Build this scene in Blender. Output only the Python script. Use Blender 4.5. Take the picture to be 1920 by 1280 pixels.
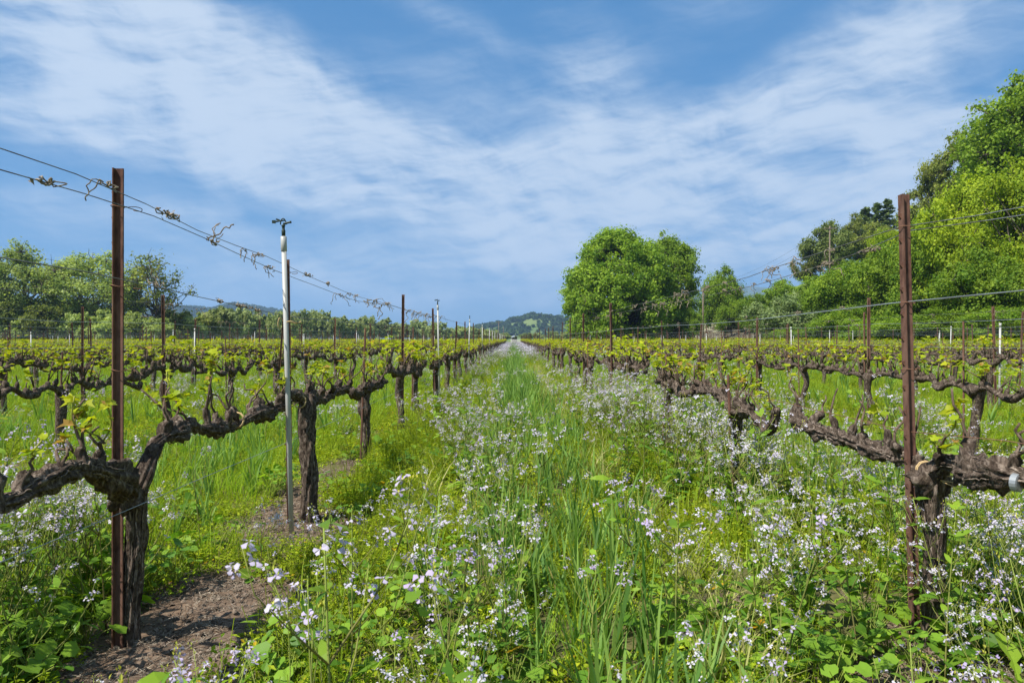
import bpy, math, random
import numpy as np
from mathutils import Vector, Matrix

R = math.radians
SC = bpy.context.scene
COL = SC.collection
for _o in list(bpy.data.objects):
    bpy.data.objects.remove(_o)

# ------------------------------------------------------------------ camera, sky, sun, exposure
cam_d = bpy.data.cameras.new('camera')
cam_d.sensor_width = 36.0
cam_d.lens = 24.0
cam_d.clip_start = 0.05
cam_d.clip_end = 20000
cam_d.dof.use_dof = True
cam_d.dof.focus_distance = 5.5
cam_d.dof.aperture_fstop = 9.0
cam = bpy.data.objects.new('camera', cam_d)
COL.objects.link(cam)
cam.location = (0, 0, 1.3)
cam.rotation_euler = (R(90 - 0.22), 0, R(0.09))
SC.camera = cam

SUN_EL = R(54)
SUN_FROM = Vector((-0.80, -0.60, 0)).normalized()          # horizontal direction towards the sun: left and behind the camera
sun_dir = Vector((SUN_FROM.x * math.cos(SUN_EL), SUN_FROM.y * math.cos(SUN_EL), math.sin(SUN_EL)))

w = bpy.data.worlds.new('World')
SC.world = w
w.use_nodes = True
nt = w.node_tree
for n in list(nt.nodes):
    nt.nodes.remove(n)
L = nt.links
def N(t, **kw):
    n = nt.nodes.new(t)
    for k, v in kw.items():
        setattr(n, k, v)
    return n
def setin(sock, v):
    if hasattr(v, 'is_output') or isinstance(v, bpy.types.NodeSocket):
        L.new(v, sock)
    else:
        sock.default_value = v
def M_(op, a, b=None, c=None):
    n = N('ShaderNodeMath', operation=op)
    setin(n.inputs[0], a)
    if b is not None: setin(n.inputs[1], b)
    if c is not None: setin(n.inputs[2], c)
    return n.outputs[0]
def VM(op, a, b=None):
    n = N('ShaderNodeVectorMath', operation=op)
    setin(n.inputs[0], a)
    if b is not None: setin(n.inputs[1], b)
    return n.outputs['Value'] if op in ('LENGTH', 'DOT_PRODUCT') else n.outputs[0]
sky = N('ShaderNodeTexSky', sky_type='NISHITA', sun_disc=False, sun_elevation=SUN_EL,
        sun_rotation=math.atan2(SUN_FROM.x, SUN_FROM.y), altitude=100, air_density=1.0, dust_density=0.35, ozone_density=3.0)
tc = N('ShaderNodeTexCoord')
sep = N('ShaderNodeSeparateXYZ')
L.new(tc.outputs['Generated'], sep.inputs[0])
az = M_('ARCTAN2', sep.outputs[0], sep.outputs[1])
el = M_('ARCSINE', sep.outputs[2])
cmb = N('ShaderNodeCombineXYZ')
L.new(az, cmb.inputs[0]); L.new(el, cmb.inputs[1])
P = cmb.outputs[0]
# wind-torn warping of the cloud field
def noise(vec, scale, detail=5, rough=0.55, dist=0.0, dims='3D'):
    n = N('ShaderNodeTexNoise', noise_dimensions=dims)
    L.new(vec, n.inputs['Vector'])
    n.inputs['Scale'].default_value = scale
    n.inputs['Detail'].default_value = detail
    n.inputs['Roughness'].default_value = rough
    n.inputs['Distortion'].default_value = dist
    return n
w1 = noise(P, 3.0, 4, 0.6)
warp = VM('MULTIPLY', VM('SUBTRACT', w1.outputs['Color'], (0.5, 0.5, 0.5)), (0.16, 0.08, 0))
PW = VM('ADD', P, warp)
def streak(ang, sx, sy, scale, detail, rough, off=(0, 0, 0)):
    r = N('ShaderNodeVectorRotate', rotation_type='Z_AXIS')
    L.new(PW, r.inputs['Vector'])
    r.inputs['Angle'].default_value = R(ang)
    v = VM('MULTIPLY', r.outputs[0], (sx, sy, 1))
    v = VM('ADD', v, off)
    return noise(v, scale, detail, rough, 0.12).outputs['Fac']
s1 = streak(12, 1.0, 4.6, 2.6, 9, 0.62)
s2 = streak(-10, 1.0, 7.0, 6.0, 7, 0.6, (3.1, 7.7, 1.0))
s3 = streak(60, 1.0, 3.0, 5.0, 7, 0.6, (9.1, 2.7, 4.0))
def px2dir(px, py):
    u = (px - 962) / 1280; v = (635 - py) / 1280
    a = math.atan(u)
    return a, math.atan(v * math.cos(a))
# banks of thin cirrus: centre, half-length, half-height (in photo pixels of sky), tilt, weight
blobs = [(230, 120, 430, 150, -14, 0.95), (560, 235, 480, 100, -20, 0.80), (90, 230, 200, 60, 8, 0.35), (800, 330, 460, 85, -6, 0.80),
         (1180, 340, 420, 105, 4, 0.85), (1560, 395, 420, 95, 12, 0.75), (1640, 120, 360, 110, 24, 0.75),
         (1800, 235, 240, 55, 12, 0.60), (1100, 120, 200, 90, -60, 0.28), (1050, 470, 520, 55, 3, 0.45),
         (930, 190, 420, 110, -8, 0.30), (1250, 60, 300, 90, 30, 0.22), (160, 370, 260, 40, 4, 0.22), (820, 20, 160, 40, -20, 0.25), (1000, 560, 300, 25, 0, 0.16), (1330, 210, 260, 60, 10, 0.18), (960, 500, 700, 60, 2, 0.34), (330, 430, 460, 60, 3, 0.40), (1300, 560, 700, 45, 0, 0.25), (500, 550, 650, 50, 0, 0.30), (560, 330, 300, 55, -8, 0.35)]
tot = None
for (bx, by, ha, hb, ang, wt) in blobs:
    a0, e0 = px2dir(bx, by)
    d = VM('SUBTRACT', PW, (a0, e0, 0))
    r = N('ShaderNodeVectorRotate', rotation_type='Z_AXIS')
    L.new(d, r.inputs['Vector'])
    r.inputs['Angle'].default_value = R(-ang)
    v = VM('MULTIPLY', r.outputs[0], (1280 / ha, 1280 / hb, 0))
    ln = VM('LENGTH', v)
    mr = N('ShaderNodeMapRange', interpolation_type='SMOOTHSTEP')
    L.new(ln, mr.inputs[0])
    mr.inputs[1].default_value = 1.45; mr.inputs[2].default_value = 0.05
    mr.inputs[3].default_value = 0; mr.inputs[4].default_value = wt
    tot = mr.outputs[0] if tot is None else M_('ADD', tot, mr.outputs[0])
# outside the view the same thin cirrus goes on
gen = noise(P, 1.6, 3, 0.5)
outside = N('ShaderNodeMapRange', interpolation_type='SMOOTHSTEP')
L.new(M_('ABSOLUTE', az), outside.inputs[0])
outside.inputs[1].default_value = 0.75; outside.inputs[2].default_value = 1.3
outside.inputs[3].default_value = 0; outside.inputs[4].default_value = 1
hi = N('ShaderNodeMapRange', interpolation_type='SMOOTHSTEP')
L.new(el, hi.inputs[0])
hi.inputs[1].default_value = 0.5; hi.inputs[2].default_value = 0.8
outm = M_('MAXIMUM', outside.outputs[0], hi.outputs[0])
tot = M_('ADD', tot, M_('MULTIPLY', outm, M_('MULTIPLY', gen.outputs['Fac'], 0.9)))
tot = M_('ADD', tot, 0.11)          # a thin veil everywhere
tot = M_('MINIMUM', tot, 1.0)
st = M_('ADD', M_('MULTIPLY', s1, 0.9), M_('ADD', M_('MULTIPLY', s2, 0.5), M_('MULTIPLY', s3, 0.35)))   # about 0.88 mean
den = M_('MULTIPLY', tot, M_('ADD', M_('MULTIPLY', M_('SUBTRACT', st, 0.86), 2.1), 0.66))
mask = N('ShaderNodeMapRange', interpolation_type='SMOOTHSTEP')
L.new(den, mask.inputs[0])
mask.inputs[1].default_value = 0.06; mask.inputs[2].default_value = 0.90
mask.inputs[3].default_value = 0.0; mask.inputs[4].default_value = 0.80
# clear, polarised-looking spring air: the same blue from high up nearly down to the horizon
gm = N('ShaderNodeGamma')
gm.inputs['Gamma'].default_value = 0.33
L.new(sky.outputs[0], gm.inputs['Color'])
hs = N('ShaderNodeVectorMath', operation='MULTIPLY')
L.new(gm.outputs[0], hs.inputs[0])
hs.inputs[1].default_value = (0.55, 1.62, 2.92)
cm = N('ShaderNodeMix', data_type='RGBA')
L.new(mask.outputs[0], cm.inputs['Factor'])
L.new(hs.outputs[0], cm.inputs['A'])
cm.inputs['B'].default_value = (5.9, 6.7, 7.7, 1)
bg = N('ShaderNodeBackground')
L.new(cm.outputs['Result'], bg.inputs['Color'])
bg.inputs['Strength'].default_value = 0.076
wo = N('ShaderNodeOutputWorld')
L.new(bg.outputs[0], wo.inputs['Surface'])

sun_l = bpy.data.lights.new('sun', 'SUN')
sun_l.energy = 5.0
sun_l.angle = R(0.53)
sun_l.color = (1.0, 0.955, 0.88)
sun = bpy.data.objects.new('sun', sun_l)
COL.objects.link(sun)
sun.rotation_euler = (-sun_dir).to_track_quat('-Z', 'Y').to_euler()
sun.location = (-20, -20, 40)

SC.view_settings.view_transform = 'Standard'
SC.view_settings.look = 'None'
SC.view_settings.exposure = 0.72
SC.view_settings.gamma = 1.0
SC.view_settings.use_curve_mapping = False
SC.render.engine = 'CYCLES'
cy = SC.cycles
cy.max_bounces = 6
cy.diffuse_bounces = 4
cy.glossy_bounces = 2
cy.transmission_bounces = 3
cy.transparent_max_bounces = 4
cy.volume_bounces = 0
cy.use_denoising = True
cy.caustics_reflective = False
cy.caustics_refractive = False
cy.sample_clamp_indirect = 4.0

# ------------------------------------------------------------------ numeric helpers
_T = np.random.default_rng(7).random(4096)
def _h(i, j, k):
    return _T[(i * 73856093 ^ j * 19349663 ^ k * 83492791) & 4095]
def vnoise(p):
    p = np.asarray(p, float)
    f = np.floor(p).astype(np.int64)
    t = p - f
    t = t * t * (3 - 2 * t)
    i, j, k = f[..., 0], f[..., 1], f[..., 2]
    x, y, z = t[..., 0], t[..., 1], t[..., 2]
    c = lambda a, b, d: _h(i + a, j + b, k + d)
    r = ((c(0,0,0)*(1-x)+c(1,0,0)*x)*(1-y)+(c(0,1,0)*(1-x)+c(1,1,0)*x)*y)*(1-z) + \
        ((c(0,0,1)*(1-x)+c(1,0,1)*x)*(1-y)+(c(0,1,1)*(1-x)+c(1,1,1)*x)*y)*z
    return r * 2 - 1
def fbm(p, o=4, g=0.5):
    p = np.asarray(p, float)
    s = 0; a = 1.0
    for q in range(o):
        s = s + a * vnoise(p + q * 17.3)
        p = p * 2.03
        a *= g
    return s
def n2(x, y, s, o=3, off=0.0):
    x = np.asarray(x, float); y = np.asarray(y, float)
    return fbm(np.stack([x * s + off, y * s + off * 1.7, np.full_like(x, off * 0.31 + 0.5)], -1), o)
def sstep(a, b, x):
    t = np.clip((x - a) / (b - a), 0, 1)
    return t * t * (3 - 2 * t)

ROW = 3.35
def row_x(k):                     # k >= 0: rows on the right of the path, k < 0: on the left
    return 1.77 + ROW * k if k >= 0 else -1.60 + ROW * (k + 1)
def row_u(x):                     # distance to the nearest vine row
    x = np.asarray(x, float)
    a = np.where(x > 0, np.abs(((x - 1.77 + ROW / 2) % ROW) - ROW / 2), np.abs(((x + 1.60 + ROW / 2) % ROW) - ROW / 2))
    return a
def hill_h(x, y):
    d = x - 39.0 - 3 * np.sin(y * 0.05)
    ds = (np.sqrt(d * d + 16) + d) / 2 * 0.5
    h = 42 * np.tanh(ds / 42)
    return h * sstep(250, 165, y)
def gh(x, y):
    x = np.asarray(x, float); y = np.asarray(y, float)
    r = np.sqrt(x * x + (y - 3) ** 2)
    near = sstep(60, 12, r)
    h = near * (0.025 * n2(x, y, 0.55, 3, 3.1) + 0.014 * n2(x, y, 3.2, 3, 9.0))
    rr_ = sstep(14, 7, r)
    h = h + rr_ * (0.016 * n2(x, y, 7.5, 3, 12.0) + 0.022 * np.maximum(0, n2(x, y, 15.0, 2, 33.0)))
    h = h + near * 0.015 * np.exp(-(row_u(x) / 0.35) ** 2) - 0.075
    hh = hill_h(x, y)
    h = h + hh + np.where(hh > 0.3, 0.5 * n2(x, y, 0.09, 3, 5.0), 0) * np.clip(hh / 3, 0, 1)
    return h
def g1(x, y):
    return float(gh(np.array([x]), np.array([y]))[0])

class Geo:
    """collects vertices / faces with a per-vertex tint and a material index, then links ONE mesh"""
    def __init__(s):
        s.V = []; s.T = []; s.F = []; s.M = []; s.S = []; s.n = 0
    def add(s, V, F, mat=0, tint=0.5, smooth=False):
        V = np.asarray(V, float).reshape(-1, 3); F = np.asarray(F, np.int64)
        if len(V) == 0 or len(F) == 0: return s
        s.V.append(V)
        t = np.broadcast_to(np.asarray(tint, float), (len(V),))
        s.T.append(t)
        s.F.append(F + s.n); s.M.append(mat); s.S.append(smooth)
        s.n += len(V)
        return s
    def join(s, o, mat=None):
        base = s.n
        for V, T in zip(o.V, o.T):
            s.V.append(V); s.T.append(T); s.n += len(V)
        for F, m, sm in zip(o.F, o.M, o.S):
            s.F.append(F + base); s.M.append(m if mat is None else mat); s.S.append(sm)
        return s
    def moved(s, fn):
        o = Geo()
        o.V = [fn(v) for v in s.V]; o.T = list(s.T); o.F = list(s.F); o.M = list(s.M); o.S = list(s.S); o.n = s.n
        return o
    def mesh(s, name, mats):
        me = bpy.data.meshes.new(name)
        V = np.concatenate(s.V).astype(np.float32)
        me.vertices.add(len(V)); me.vertices.foreach_set('co', V.ravel())
        tot = np.concatenate([np.full(len(F), F.shape[1]) for F in s.F])
        lv = np.concatenate([F.ravel() for F in s.F]).astype(np.int32)
        start = np.concatenate([[0], np.cumsum(tot)[:-1]]).astype(np.int32)
        me.loops.add(len(lv)); me.loops.foreach_set('vertex_index', lv)
        me.polygons.add(len(tot))
        me.polygons.foreach_set('loop_start', start)
        me.polygons.foreach_set('material_index', np.concatenate([np.full(len(F), m) for F, m in zip(s.F, s.M)]).astype(np.int32))
        me.polygons.foreach_set('use_smooth', np.concatenate([np.full(len(F), sm) for F, sm in zip(s.F, s.S)]))
        at = me.attributes.new('tint', 'FLOAT', 'POINT')
        at.data.foreach_set('value', np.concatenate(s.T).astype(np.float32))
        for m in (mats if isinstance(mats, (list, tuple)) else [mats]):
            me.materials.append(m)
        me.update(calc_edges=True)
        me.validate()
        return me
    def obj(s, name, mats, parent=None, loc=None):
        return mkobj(name, s.mesh(name, mats), parent, loc)

def mkobj(name, me, parent=None, loc=None):
    o = bpy.data.objects.new(name, me)
    COL.objects.link(o)
    if parent is not None: o.parent = parent
    if loc is not None: o.location = loc
    return o
def empty(name, loc=(0, 0, 0), rz=0.0):
    o = bpy.data.objects.new(name, None)
    COL.objects.link(o)
    o.location = loc; o.rotation_euler = (0, 0, rz)
    o.empty_display_size = 0.1
    return o
def tag(o, label=None, cat=None, group=None, kind=None):
    if label: o['label'] = label
    if cat: o['category'] = cat
    if group: o['group'] = group
    if kind: o['kind'] = kind
    return o
KIDS = {}
def copy_tree(o, parent=None):
    c = o.copy()
    COL.objects.link(c)
    c.parent = parent
    for ch in o.children:
        copy_tree(ch, c)
    return c

def catmull(pts, step):
    pts = np.asarray(pts, float)
    if len(pts) < 2: return pts
    P_ = np.vstack([2 * pts[0] - pts[1], pts, 2 * pts[-1] - pts[-2]])
    out = []
    for i in range(1, len(P_) - 2):
        p0, p1, p2, p3 = P_[i - 1], P_[i], P_[i + 1], P_[i + 2]
        n = max(1, int(np.linalg.norm(p2[:3] - p1[:3]) / step))
        t = np.linspace(0, 1, n, endpoint=False)[:, None]
        out.append(0.5 * ((2 * p1) + (-p0 + p2) * t + (2 * p0 - 5 * p1 + 4 * p2 - p3) * t ** 2 + (-p0 + 3 * p1 - 3 * p2 + p3) * t ** 3))
    out.append(pts[-1:])
    return np.vstack(out)
def tube(path, rad, sides=6, rough=0.0, rs=(3.0, 8.0), seed=0.0, cap=True, twist=0.0):
    """swept tube along path; rough adds lengthwise bark ridges and lumps"""
    path = np.asarray(path, float); n = len(path)
    rad = np.broadcast_to(np.asarray(rad, float), (n,))
    tan = np.gradient(path, axis=0)
    tan /= np.linalg.norm(tan, axis=1, keepdims=True) + 1e-9
    up = np.array([1.0, 0, 0]) if abs(tan[0][0]) < 0.8 else np.array([0, 1.0, 0])
    nrm = np.zeros((n, 3))
    v = up - tan[0] * np.dot(up, tan[0]); nrm[0] = v / np.linalg.norm(v)
    for i in range(1, n):
        v = nrm[i - 1] - tan[i] * np.dot(nrm[i - 1], tan[i])
        nrm[i] = v / (np.linalg.norm(v) + 1e-9)
    bi = np.cross(tan, nrm)
    s = np.concatenate([[0], np.cumsum(np.linalg.norm(np.diff(path, axis=0), axis=1))])
    th = np.linspace(0, 2 * np.pi, sides, endpoint=False)
    TH = th[None, :] + twist * s[:, None]
    c, sn = np.cos(TH), np.sin(TH)
    rr = np.broadcast_to(rad[:, None], (n, sides)).copy()
    if rough > 0:
        q = np.stack([np.broadcast_to(np.cos(th), (n, sides)) * rs[0] + seed, np.broadcast_to(np.sin(th), (n, sides)) * rs[0] + seed * 1.3,
                      np.broadcast_to(s[:, None] * rs[1], (n, sides)) + seed], -1)
        f = fbm(q, 3, 0.55)
        q2 = q * np.array([2.6, 2.6, 0.9]) + 5
        f = f + 0.8 * (0.5 - np.abs(vnoise(q2)))
        rr = rr * (1 + rough * f)
    V = path[:, None, :] + rr[..., None] * (c[..., None] * nrm[:, None, :] + sn[..., None] * bi[:, None, :])
    V = V.reshape(-1, 3)
    i = np.arange(n - 1)[:, None]; j = np.arange(sides)[None, :]
    a = i * sides + j; b = i * sides + (j + 1) % sides
    F = np.stack([a, b, b + sides, a + sides], -1).reshape(-1, 4)
    if cap:
        m = len(V)
        V = np.vstack([V, path[0], path[-1]])
        jj = np.arange(sides)
        F1 = np.stack([np.full(sides, m), (jj + 1) % sides, jj, jj], -1)
        e = (n - 1) * sides
        F2 = np.stack([np.full(sides, m + 1), e + jj, e + (jj + 1) % sides], -1)
        return V, F, F1[:, :3], F2
    return V, F, None, None
def add_tube(G, path, rad, sides=6, mat=0, tint=0.5, smooth=True, **kw):
    V, F, F1, F2 = tube(path, rad, sides, **kw)
    base = G.n
    G.add(V, F, mat, tint, smooth)
    if F1 is not None:
        for X in (F1, F2):
            G.F.append(X + base); G.M.append(mat); G.S.append(smooth)
    return G
def add_box(G, c, sz, mat=0, tint=0.5, rot=None):
    x, y, z = np.asarray(sz, float) / 2
    V = np.array([[-x,-y,-z],[x,-y,-z],[x,y,-z],[-x,y,-z],[-x,-y,z],[x,-y,z],[x,y,z],[-x,y,z]])
    if rot is not None: V = V @ np.asarray(rot, float).T
    F = [[0,3,2,1],[4,5,6,7],[0,1,5,4],[1,2,6,5],[2,3,7,6],[3,0,4,7]]
    return G.add(V + np.asarray(c, float), F, mat, tint)
def rotmats(yaw, pitch, roll):
    """arrays -> (n,3,3): Rz(yaw) Ry(pitch) Rx(roll)"""
    cy_, sy = np.cos(yaw), np.sin(yaw); cp, sp = np.cos(pitch), np.sin(pitch); cr, sr = np.cos(roll), np.sin(roll)
    z = np.zeros_like(cy_); o = np.ones_like(cy_)
    A = np.stack([np.stack([cy_, -sy, z], -1), np.stack([sy, cy_, z], -1), np.stack([z, z, o], -1)], -2)
    B = np.stack([np.stack([cp, z, sp], -1), np.stack([z, o, z], -1), np.stack([-sp, z, cp], -1)], -2)
    C = np.stack([np.stack([o, z, z], -1), np.stack([z, cr, -sr], -1), np.stack([z, sr, cr], -1)], -2)
    return A @ B @ C
def frames(nrm, rng):
    """random frames whose z axis is the given normal"""
    n = nrm / (np.linalg.norm(nrm, axis=1, keepdims=True) + 1e-9)
    r = rng.normal(0, 1, n.shape)
    x = r - n * (r * n).sum(1, keepdims=True)
    x /= np.linalg.norm(x, axis=1, keepdims=True) + 1e-9
    return np.stack([x, np.cross(n, x), n], -1)
def stamp(G, tv, tf, mats, pos, scale, mat=0, tint=0.5, smooth=False):
    """many copies of a small template (leaf, petal) with rotation matrices, positions and scales"""
    tv = np.asarray(tv, float); tf = np.asarray(tf)
    n = len(pos); k = len(tv)
    scale = np.broadcast_to(np.asarray(scale, float), (n,))
    V = np.einsum('nij,kj->nki', mats, tv) * scale[:, None, None] + np.asarray(pos)[:, None, :]
    F = (tf[None] + (np.arange(n) * k)[:, None, None]).reshape(-1, tf.shape[1])
    t = np.repeat(np.broadcast_to(np.asarray(tint, float), (n,)), k)
    G.add(V.reshape(-1, 3), F, mat, t, smooth)

# ------------------------------------------------------------------ materials
def mat_new(name):
    m = bpy.data.materials.new(name)
    m.use_nodes = True
    t = m.node_tree
    for n in list(t.nodes): t.nodes.remove(n)
    return m, t
class MT:
    def __init__(s, name):
        s.m, s.t = mat_new(name)
        s.out = s.n('ShaderNodeOutputMaterial')
    def n(s, ty, **kw):
        n = s.t.nodes.new(ty)
        for k, v in kw.items(): setattr(n, k, v)
        return n
    def l(s, a, b): s.t.links.new(a, b)
    def put(s, sock, v):
        if isinstance(v, bpy.types.NodeSocket): s.l(v, sock)
        else: sock.default_value = v
    def mix(s, f, a, b, blend='MIX'):
        n = s.n('ShaderNodeMix', data_type='RGBA', blend_type=blend)
        s.put(n.inputs['Factor'], f); s.put(n.inputs['A'], a if not isinstance(a, tuple) else (*a[:3], 1)); s.put(n.inputs['B'], b if not isinstance(b, tuple) else (*b[:3], 1))
        return n.outputs['Result']
    def math(s, op, a, b=0.0):
        n = s.n('ShaderNodeMath', operation=op)
        s.put(n.inputs[0], a); s.put(n.inputs[1], b)
        return n.outputs[0]
    def rng(s, v, a, b, c=0.0, d=1.0):
        n = s.n('ShaderNodeMapRange')
        s.put(n.inputs[0], v)
        for i, q in enumerate((a, b, c, d)): n.inputs[i + 1].default_value = q
        return n.outputs[0]
    def noise(s, scale, detail=4, rough=0.55, vec=None, dist=0.0):
        n = s.n('ShaderNodeTexNoise')
        n.inputs['Scale'].default_value = scale; n.inputs['Detail'].default_value = detail
        n.inputs['Roughness'].default_value = rough; n.inputs['Distortion'].default_value = dist
        if vec is not None: s.l(vec, n.inputs['Vector'])
        return n.outputs['Fac']
    def coord(s, which='Object', scale=(1, 1, 1)):
        n = s.n('ShaderNodeTexCoord')
        mp = s.n('ShaderNodeMapping')
        s.l(n.outputs[which], mp.inputs['Vector']); mp.inputs['Scale'].default_value = scale
        return mp.outputs[0]
    def tint(s):
        n = s.n('ShaderNodeAttribute', attribute_name='tint')
        return n.outputs['Fac']
    def rand(s):
        return s.n('ShaderNodeObjectInfo').outputs['Random']
    def bump(s, h, strength=0.5, dist=0.01):
        n = s.n('ShaderNodeBump')
        s.l(h, n.inputs['Height']); n.inputs['Strength'].default_value = strength; n.inputs['Distance'].default_value = dist
        return n.outputs[0]
    def bsdf(s, col, rough=0.6, spec=0.3, metal=0.0, normal=None):
        b = s.n('ShaderNodeBsdfPrincipled')
        s.put(b.inputs['Base Color'], col if not isinstance(col, tuple) else (*col[:3], 1))
        s.put(b.inputs['Roughness'], rough)
        b.inputs['Specular IOR Level'].default_value = spec
        b.inputs['Metallic'].default_value = metal
        if normal is not None: s.l(normal, b.inputs['Normal'])
        return b.outputs[0]
    def done(s, sh):
        s.l(sh, s.out.inputs['Surface'])
        return s.m

def leaf_mat(name, ca, cb, trans=0.4, tcol=(1.25, 1.2, 0.5), rough=0.5, spec=0.25, vary=0.25, third=None, third_at=0.96):
    m = MT(name)
    t = m.tint()
    c = m.mix(t, ca, cb)
    if third is not None:
        c = m.mix(m.math('GREATER_THAN', t, third_at), c, third)
    r = m.rng(m.rand(), 0, 1, 1 - vary, 1 + vary)
    vc = m.n('ShaderNodeVectorMath', operation='SCALE')
    m.l(c, vc.inputs[0]); m.l(r, vc.inputs['Scale'])
    col = vc.outputs[0]
    b = m.bsdf(col, rough, spec * 0.45)
    tr = m.n('ShaderNodeBsdfTranslucent')
    tm = m.n('ShaderNodeVectorMath', operation='MULTIPLY')
    m.l(col, tm.inputs[0]); tm.inputs[1].default_value = tcol
    m.l(tm.outputs[0], tr.inputs['Color'])
    mx = m.n('ShaderNodeMixShader')
    mx.inputs[0].default_value = trans
    m.l(b, mx.inputs[1]); m.l(tr.outputs[0], mx.inputs[2])
    return m.done(mx.outputs[0])

MAT = {}
MAT['grass'] = leaf_mat('cereal_grass', (0.10, 0.215, 0.045), (0.29, 0.43, 0.09), 0.43, (1.15, 1.2, 0.5), 0.45, 0.35, 0.2, third=(0.42, 0.36, 0.12), third_at=0.955)
MAT['grass_far'] = leaf_mat('aisle_grass', (0.16, 0.28, 0.016), (0.38, 0.50, 0.04), 0.46, (1.15, 1.2, 0.5), 0.5, 0.3, 0.2, third=(0.36, 0.32, 0.10), third_at=0.96)
MAT['straw'] = leaf_mat('pale_straw_grass', (0.30, 0.33, 0.08), (0.55, 0.50, 0.22), 0.40, (1.1, 1.05, 0.6), 0.5, 0.25, 0.2)
MAT['weed'] = leaf_mat('yellow_green_weed', (0.17, 0.28, 0.014), (0.47, 0.53, 0.03), 0.46, (1.2, 1.15, 0.4), 0.5, 0.25, 0.22, third=(0.50, 0.34, 0.02), third_at=0.97)
MAT['broad'] = leaf_mat('broad_weed_leaf', (0.09, 0.21, 0.022), (0.27, 0.42, 0.04), 0.42, (1.2, 1.2, 0.45), 0.42, 0.35, 0.2, third=(0.55, 0.33, 0.02), third_at=0.985)
MAT['radish_stem'] = leaf_mat('radish_stem', (0.26, 0.34, 0.06), (0.20, 0.10, 0.08), 0.15, (1, 1, 0.6), 0.5, 0.3, 0.2)
MAT['radish_leaf'] = leaf_mat('radish_leaf', (0.08, 0.19, 0.02), (0.25, 0.38, 0.035), 0.42, (1.2, 1.2, 0.45), 0.45, 0.3, 0.2)
MAT['petal'] = leaf_mat('radish_petal', (0.60, 0.575, 0.64), (0.44, 0.34, 0.56), 0.30, (1.0, 0.98, 1.0), 0.6, 0.15, 0.06)
MAT['bud'] = leaf_mat('radish_bud', (0.30, 0.36, 0.06), (0.55, 0.50, 0.08), 0.25, (1.1, 1.1, 0.5), 0.5, 0.2, 0.1)
MAT['vine_leaf'] = leaf_mat('grape_leaf', (0.24, 0.34, 0.015), (0.50, 0.52, 0.03), 0.48, (1.2, 1.15, 0.4), 0.45, 0.3, 0.15, third=(0.42, 0.26, 0.07), third_at=0.94)
MAT['shoot'] = leaf_mat('grape_shoot', (0.24, 0.30, 0.04), (0.34, 0.30, 0.06), 0.15, (1, 1, 0.6), 0.5, 0.3, 0.1)
MAT['oak'] = leaf_mat('oak_leaf', (0.11, 0.21, 0.02), (0.33, 0.46, 0.05), 0.46, (1.2, 1.2, 0.4), 0.5, 0.25, 0.12)
MAT['oak_dark'] = leaf_mat('dark_oak_leaf', (0.10, 0.15, 0.03), (0.27, 0.32, 0.09), 0.40, (1.1, 1.15, 0.5), 0.5, 0.25, 0.1)
MAT['bright'] = leaf_mat('fresh_leaf', (0.10, 0.20, 0.018), (0.31, 0.43, 0.045), 0.46, (1.2, 1.15, 0.35), 0.5, 0.25, 0.14)
MAT['yellowish'] = leaf_mat('yellow_fresh_leaf', (0.18, 0.29, 0.016), (0.40, 0.48, 0.035), 0.46, (1.2, 1.15, 0.35), 0.5, 0.25, 0.12)
MAT['cotton'] = leaf_mat('cottonwood_leaf', (0.21, 0.29, 0.075), (0.42, 0.49, 0.16), 0.48, (1.15, 1.15, 0.5), 0.5, 0.25, 0.14)
MAT['willow'] = leaf_mat('willow_leaf', (0.13, 0.20, 0.065), (0.29, 0.36, 0.14), 0.40, (1.1, 1.1, 0.6), 0.5, 0.25, 0.12)
MAT['brush'] = leaf_mat('dry_brush', (0.17, 0.155, 0.09), (0.36, 0.30, 0.23), 0.3, (1.05, 1.0, 0.7), 0.7, 0.1, 0.25)
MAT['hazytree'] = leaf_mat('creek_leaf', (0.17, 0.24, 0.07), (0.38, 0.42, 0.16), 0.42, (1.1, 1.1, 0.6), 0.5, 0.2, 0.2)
MAT['olive'] = leaf_mat('olive_leaf', (0.11, 0.15, 0.025), (0.28, 0.31, 0.07), 0.42, (1.1, 1.1, 0.5), 0.5, 0.25, 0.15)
MAT['conifer'] = leaf_mat('conifer_needle', (0.08, 0.13, 0.045), (0.20, 0.26, 0.09), 0.28, (1.1, 1.1, 0.5), 0.5, 0.25, 0.1)
MAT['farwood'] = leaf_mat('far_oak_leaf', (0.035, 0.07, 0.02), (0.08, 0.125, 0.035), 0.25, (1.1, 1.1, 0.5), 0.6, 0.15, 0.25)

def bark_mat(name, dark, mid, light, scale=(30, 30, 9), bstr=0.8, bdist=0.01, moss=None):
    m = MT(name)
    co = m.coord('Object', scale)
    f = m.noise(1.0, 6, 0.62, co, 0.8)
    f2 = m.noise(9.0, 4, 0.6, m.coord('Object'))
    c = m.mix(m.rng(f, 0.34, 0.52), dark, mid)
    c = m.mix(m.rng(f, 0.52, 0.72), c, light)
    c = m.mix(m.rng(f2, 0.45, 0.75, 0, 0.5), c, tuple(x * 0.55 for x in dark))
    if moss: c = m.mix(m.rng(m.noise(5.0, 4, 0.6, m.coord('Object')), 0.58, 0.7, 0, 0.55), c, moss)
    return m.done(m.bsdf(c, 0.9, 0.12, 0, m.bump(f, bstr, bdist)))
MAT['vine_bark'] = bark_mat('vine_bark', (0.028, 0.019, 0.014), (0.105, 0.078, 0.058), (0.31, 0.25, 0.20), (52, 52, 24), 1.0, 0.014)
MAT['bark_strip'] = bark_mat('peeling_bark', (0.09, 0.066, 0.05), (0.20, 0.155, 0.12), (0.40, 0.33, 0.27), (60, 60, 20), 0.5, 0.004)
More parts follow.
